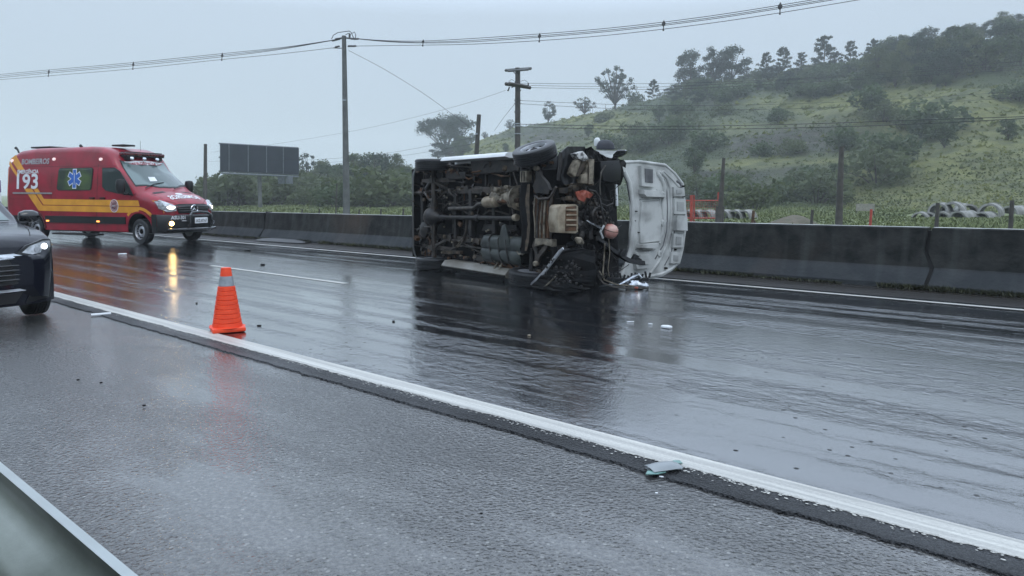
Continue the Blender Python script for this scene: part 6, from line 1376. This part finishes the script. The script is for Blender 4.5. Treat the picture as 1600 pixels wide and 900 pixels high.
for i, (pts, Y0, Y1, lab) in enumerate((
    ([(812, 130), (930, 131), (1100, 129), (1320, 118), (1640, 92)], 46, 62, 'uppermost thin wire leaving the twin-crossarm pole to the right'), ([(829, 133.5), (930, 135), (1100, 133), (1640, 99)], 46, 62, 'second thin wire leaving the twin-crossarm pole to the right'),
    ([(829, 137), (960, 139), (1110, 137), (1640, 106)], 46, 62, 'third thin wire leaving the twin-crossarm pole to the right'), ([(813, 157), (900, 161), (1050, 165), (1300, 160), (1640, 140)], 46, 62, 'upper telephone wire right of the twin-crossarm pole'),
    ([(813, 162), (900, 167), (1050, 172), (1300, 168), (1640, 150)], 46, 62, 'lower telephone wire right of the twin-crossarm pole'), ([(812, 194), (960, 197), (1100, 197), (1280, 193), (1450, 187), (1640, 181)], 44, 33, 'upper of the two dark cables drooping across the hillside'),
    ([(812, 198), (960, 202), (1100, 202), (1280, 199), (1450, 193), (1640, 183)], 44, 33, 'lower of the two dark cables drooping across the hillside'), ([(790, 141), (740, 158), (660, 180), (560, 203), (430, 225), (330, 238)], 46, 95, 'faint wire descending left from the twin-crossarm pole into the haze'),
    ([(808, 158), (790, 180), (772, 205)], 46, 60, 'short guy wire slanting down left of the twin-crossarm pole'), ([(545, 79), (600, 108), (660, 145), (706, 178), (742, 205)], 43, 47, 'guy wire slanting from the tall concrete pole to the short post'),
    ([(742, 215), (700, 222), (600, 240), (480, 250), (325, 252)], 47, 90, 'upper faint telephone wire left of the short post'), ([(742, 224), (700, 232), (600, 247), (480, 256)], 47, 85, 'lower faint telephone wire left of the short post'))):
    yf = far(Y0, Y1, pts[0][0], pts[-1][0]); wire('thin_wire', lab, curve(pts, yf), .009 if 'faint' in lab else .012 if 'dark' not in lab else .016, G2, cat='wire')
o, d = poleobj('utility_pole', 'slim dark pole standing right behind the ambulance bonnet', gxy(320.5, 62), at(321, 225, 62), .17, .13, MT['polewood'])
o, d = poleobj('broken_post', 'short leaning wooden post rising behind the van sill', gxy(738, 47), at(748.5, 179, 47), .17, .13, MT['polewood'])
mb = MB(); mb.box(at(744.5, 209, 46.8)-V(o.location), (.14, .08, .1)); mb.build('tag_plate', MT['conecollar'], o)
o, d = poleobj('leaning_pole', 'leaning tapered wooden pole beside the red gate', gxy(1124, 33), at(1131, 247, 33), .14, .07, MT['polewood'])
mb = MB(); mb.tube([(0, 0, -.2), (.03, 0, .9)], .19, 10); mb.build('stump', MT['polewood'], o)
o, d = poleobj('weathered_pole', 'straight weathered wooden pole on the right, between barrier and pipes', gxy(1311, 30), at(1315, 229, 30), .155, .09, MT['polewood'])
for i, (px, yt, Y, r_, m_, lab) in enumerate(((1464, 317, 19, .05, 'polewood', 'dark fence post in front of the left pipes of the pile'), (1580, 313, 18.5, .055, 'polewood', 'dark fence post nearest the right edge of the photo'), (1268, 328, 24, .05, 'polewood', 'short leaning dark fence stub left of the weathered pole'), (1360, 327, 22, .04, 'gatered', 'slim orange fence post right of the weathered pole'), (1176, 329, 27, .06, 'rust', 'short brown post with a diagonal strut right of the gate'),
    (525, 287, 48, .05, 'polewood', 'thin dark stake just left of the tall concrete pole'), (350, 326, 60, .05, 'polewood', 'tiny fence stub peeping over the barrier under the billboard left half'), (373, 326, 58, .05, 'polewood', 'tiny fence stub peeping over the barrier below the billboard middle'), (471, 327, 44, .05, 'polewood', 'tiny fence stub peeping over the barrier left of the thin stake'), (498, 326, 42, .05, 'polewood', 'small fence stub between the billboard and the thin stake'), (560, 327, 38, .045, 'polewood', 'tiny fence stub peeping over the barrier right of the tall pole'), (594, 326, 35, .045, 'polewood', 'tiny fence stub peeping over the barrier halfway to the van'), (629, 326, 32, .045, 'polewood', 'tiny fence stub peeping over the barrier beside the van rear'))):
    o, d = poleobj('fence_post', lab, gxy(px-.8, Y), at(px+1.5, yt, Y), r_, r_*.9, MT[m_], group='fence posts behind the barrier')
    if 'strut' in lab: mb = MB(); mb.tube([(0, 0, .62), (.38, .0, -.05)], .04, 6); mb.build('strut', MT['rust'], o)
# ridge fence: thin stakes
for i, px in enumerate((925, 945, 1005, 1028, 1036, 1050)):
    Y = float(np.interp(px, HP[:, 0], HP[:, 3]))-4; X = (px-800)/F0*Y; o, d = poleobj('fence_post', 'hair-thin fence stake on the ridge line', V((X, Y, hzi(X, Y))), V((X, Y, hzi(X, Y)+2.0)), .06, .05, MT['polewood'], group='thin stakes on the ridge')
# ------------------------------------------------------------ billboard
bbp = at(403, 300, 80); bb = thing('billboard', 'dark panelled roadside billboard seen half from behind on its post', 'billboard', (bbp.x, 80, -.06), 0)
b0 = V(bb.location); A_ = at(344, 224, 76)-b0; B_ = at(467.5, 231, 84)-b0; C_ = at(467.5, 273, 84)-b0; D_ = at(344, 267.5, 76)-b0
nrm_ = (B_-A_).cross(D_-A_).normalized(); 
if nrm_.y > 0: nrm_ = -nrm_
for k, (u0, u1) in enumerate(((0, .10), (.10, .33), (.33, .56), (.56, .78), (.78, 1))):
    mb = MB(); q = lambda u, v: A_.lerp(B_, u).lerp(D_.lerp(C_, u), v); g_ = .004
    for v0, v1 in ((0, 1),): mb.prism([q(u0+g_, v0+.015), q(u1-g_, v0+.015), q(u1-g_, v1-.015), q(u0+g_, v1-.015)], -nrm_*.12)
    mb.build('panel', MT['billface'], bb, smooth=0)
    if k: mb = MB(); mb.prism([q(u0-.004, 0), q(u0+.004, 0), q(u0+.004, 1), q(u0-.004, 1)], nrm_*.05); mb.build('panel_joint', MT['billframe'], bb, smooth=0)
for v in (.0, .5, 1.0): mb = MB(); mb.tube([A_.lerp(D_, v)-nrm_*.2, B_.lerp(C_, v)-nrm_*.2], .09, 6); mb.build('frame_beam', MT['billframe'], bb)
mb = MB(); mb.tube([at(346, 270.5, 76)-b0, at(466, 276, 84)-b0], .10, 6); mb.build('catwalk', MT['billframe'], bb)
mb = MB(); mb.tube([(0, .6, -.2), (0, .6, 4.4)], .22, 12); mb.build('post', MT['polecon'], bb)
for px in (440, 452): 
    mb = MB(); mb.box(at(px, 281, 83)-b0, (.7, .5, .9)); mb.build('equipment_box', MT['billframe'], bb, bevel=.03)
# ------------------------------------------------------------ red gate
gp0 = gxy(1100, 34); gt = thing('red_gate', 'red steel farm gate showing between the bonnet and the leaning pole', 'gate', gp0)
def gtub(nm, pts, r_): mb = MB(); mb.tube([at(a, b, 34)-gp0 for a, b in pts], r_, 8); mb.build(nm, MT['gatered'], gt)
gtub('gate_post', [(1080, 350), (1080.5, 305)], .075); gtub('gate_post', [(1084.5, 350), (1084.5, 305)], .03)
for y in (313.5, 341): gtub('rail', [(1066, y), (1124, y)], .03)
gtub('gate_post', [(1122, 312), (1122.5, 300)], .04)
mb = MB()
for k in range(15):
    mb.tube([at(1066+k*4, 314, 34)-gp0, at(1066+k*4, 341, 34)-gp0], .004, 4)
for k in range(7): mb.tube([at(1066, 317+k*3.7, 34)-gp0, at(1122, 317+k*3.7, 34)-gp0], .004, 4)
o = mb.build('mesh_infill', MT['gatered'], gt); o['kind'] = 'stuff'
# ------------------------------------------------------------ concrete pipes
def pipe(px, py, Y, d_, ang, lab, length=1.0, zbase=None):
    c = at(px, py, Y); mb = MB(); ro, ri = d_/2, d_/2*.8; h = length/2
    mb.lathe([(ri, -h), (ro*1.0, -h), (ro, h*.75), (ro*1.06, h*.78), (ro*1.06, h), (ri, h)], (0, 0, 0), (0, 1, 0), 26, closed=True)
    o = mb.build('concrete_pipe', MT['pipecon'], smooth=40); z = zbase if zbase is not None else d_/2-.1
    o.location = (c.x, c.y, z); o.rotation_euler = (0, 0, R(-ang if ang > 0 else ang)); tag(o, lab, 'pipe', 'concrete drain pipes lying in the field'); return o
PP_SCALE = 1
PP = [(1438, 343, 46, .95, 35, 'leftmost low pipe of the right-hand pile'), (1452, 342.5, 47, .95, 35, 'second low pipe from the left in the right-hand pile'), (1472, 342, 46, .95, 35, 'third low pipe in the right-hand pile, just right of the fence post'), (1489, 342, 47, .95, -40, 'low pipe half sunk under the two big upper pipes'), (1506, 342, 45.5, 1.0, -50, 'long low pipe lying sideways in the pile centre'), (1526, 342, 47, .9, -50, 'low pipe between the long sideways pipe and the grass bank'), (1540, 342.5, 46, .95, -50, 'rightmost low pipe of the right-hand pile'),
      (1469, 331, 47, 1.15, 40, 'upper pipe behind the fence post'), (1489, 331.5, 47, 1.3, 38, 'largest upper pipe with its round mouth showing'), (1509, 332, 48, 1.15, 20, 'upper pipe with a thick dark ring mouth'), (1548, 333, 47, 1.25, 40, 'upper pipe standing alone at the right of the pile'), (1586, 334, 50, 1.1, 60, 'pipe almost buried in grass behind the rightmost fence post')]
for px, py, Y, d_, a, lab in PP: pipe(px, py, Y, d_, a, lab, 2.2 if 'long' in lab else 1.7, zbase=at(px, py, Y).z)
for px, a, lab in ((1075, -30, 'pipe seen through the red gate, far left'), (1088, -35, 'pipe seen through the red gate, middle'), (1105, -35, 'pipe seen through the red gate, right'), (1132, -35, 'pipe just right of the leaning pole'), (1149, -30, 'middle pipe between the leaning pole and the brown post'), (1165, 38, 'pipe right beside the brown post')):
    pipe(px, 340, 44, 1.0, a, lab, 1.1, zbase=at(px, 341, 44).z)
# low bank the upper pipes rest on, spoil heap, small board
mb = MB()
def mound(name, lab, px, Y, w_, d2, h, m, cat='mound', seed=0):
    mb = MB(); c = gxy(px, Y); mb.sheet([[V((x, y, h*max(0, (1-(x/w_)**2))*max(0, 1-(y/d2)**2)*(1+.35*nz(x*1.3, y*1.3, seed))-.05)) for x in np.linspace(-w_, w_, 26)] for y in np.linspace(-d2, d2, 14)])
    o = mb.build(name, m, smooth=60, recalc=False); o.location = c; return tag(o, lab, cat)
mound('spoil_heap', 'low brown heap of dug earth and dry weeds behind the barrier', 1240, 36, 1.2, 1.1, .45, MT['dirt'], seed=3)
mound('earth_bank', 'low grassy bank under the stacked pipes', 1505, 49.2, 4.4, 1.6, .42, MT['grassA'], 'bank', 5)
hb = at(1352, 324, 52); o = thing('notice_board', 'small pale board on two legs at the foot of the hill', 'board', (hb.x, 52, -.06))
mb = MB(); mb.box((0, 0, hb.z+.06), (1.3, .08, .5)); mb.build('board', M('paleboard', (.26, .25, .21), .7, vs=9), o)
for sx in (-.6, .6): mb = MB(); mb.cyl((sx, 0, -.1), (sx, 0, hb.z), .04, 8); mb.build('leg', MT['polewood'], o)
# ------------------------------------------------------------ white-and-purple truck far behind the ambulance
tp = gp(2, 372); tp = at(-2, 366, 30); tr = thing('box_truck', 'pale truck with purple upper band glimpsed behind the rear of the ambulance', 'truck', (tp.x-2.6, 30.8, 0), ROADROT+PI)
mb = MB(); mb.box((0, 0, 1.0), (6.4, 2.2, .9)); mb.build('box', MT['whitevan'], tr, bevel=.04)
mb = MB(); mb.box((0, 0, 1.72), (6.4, 2.2, .5)); mb.build('upper_band', M('purple', (.16, .10, .22), .4), tr, bevel=.03)
mb = MB(); mb.box((4.2, 0, 1.1), (1.7, 2.0, 1.2)); mb.build('cab', MT['whitevan'], tr, bevel=.12)
mb = MB(); mb.box((4.7, 0, 1.35), (.75, 1.8, .5)); mb.build('window', MT['glassdark'], tr, bevel=.05)
for x in (-2.2, 4.2):
    for sg in (-1, 1): mb = MB(); mb.lathe([(.30, -.14), (.42, -.13), (.45, 0), (.42, .13), (.30, .14), (.1, .1)], (x, sg*.95, .45), (0, 1, 0), 20, closed=True); mb.build('wheel', MT['rubber'], tr)
# ------------------------------------------------------------ unseen bank added behind the viewer to darken reflections and the wreck's underside
mb = MB(); rows = []
for i, d_ in enumerate(np.linspace(-16, -60, 16)):
    rows.append([rd(s, d_, 9*min(1, (i/7))**.8+1.2*nz(s*.08, d_*.1, 70)-.1) for s in np.linspace(-160, 160, 60)])
mb.sheet(rows); tag(mb.build('unseen_shade_bank', MT['scrub'], smooth=180, recalc=False), kind='structure')
o_ = bpy.data.objects['unseen_shade_bank']; c2_ = o_.data.color_attributes.new('cover', 'FLOAT_COLOR', 'POINT'); c2_.data.foreach_set('color', np.tile(np.array([.2, .8, 0, 1], dtype=np.float32), len(o_.data.vertices)))
# ------------------------------------------------------------ rain haze
hz_ = MB(); hz_.box((0, 250, 36), (1960, 1420, 76)); ho = hz_.build('haze', [], smooth=0)
hm = bpy.data.materials.new('haze'); hm.use_nodes = True; t = hm.node_tree; t.nodes.clear(); o1 = nd(t, 'ShaderNodeOutputMaterial'); pv = nd(t, 'ShaderNodeVolumePrincipled')
pv.inputs['Color'].default_value = (.94, .98, 1, 1); pv.inputs['Density'].default_value = .0009; pv.inputs['Anisotropy'].default_value = .1
t.links.new(pv.outputs[0], o1.inputs['Volume']); ho.data.materials.append(hm); tag(ho, kind='stuff')
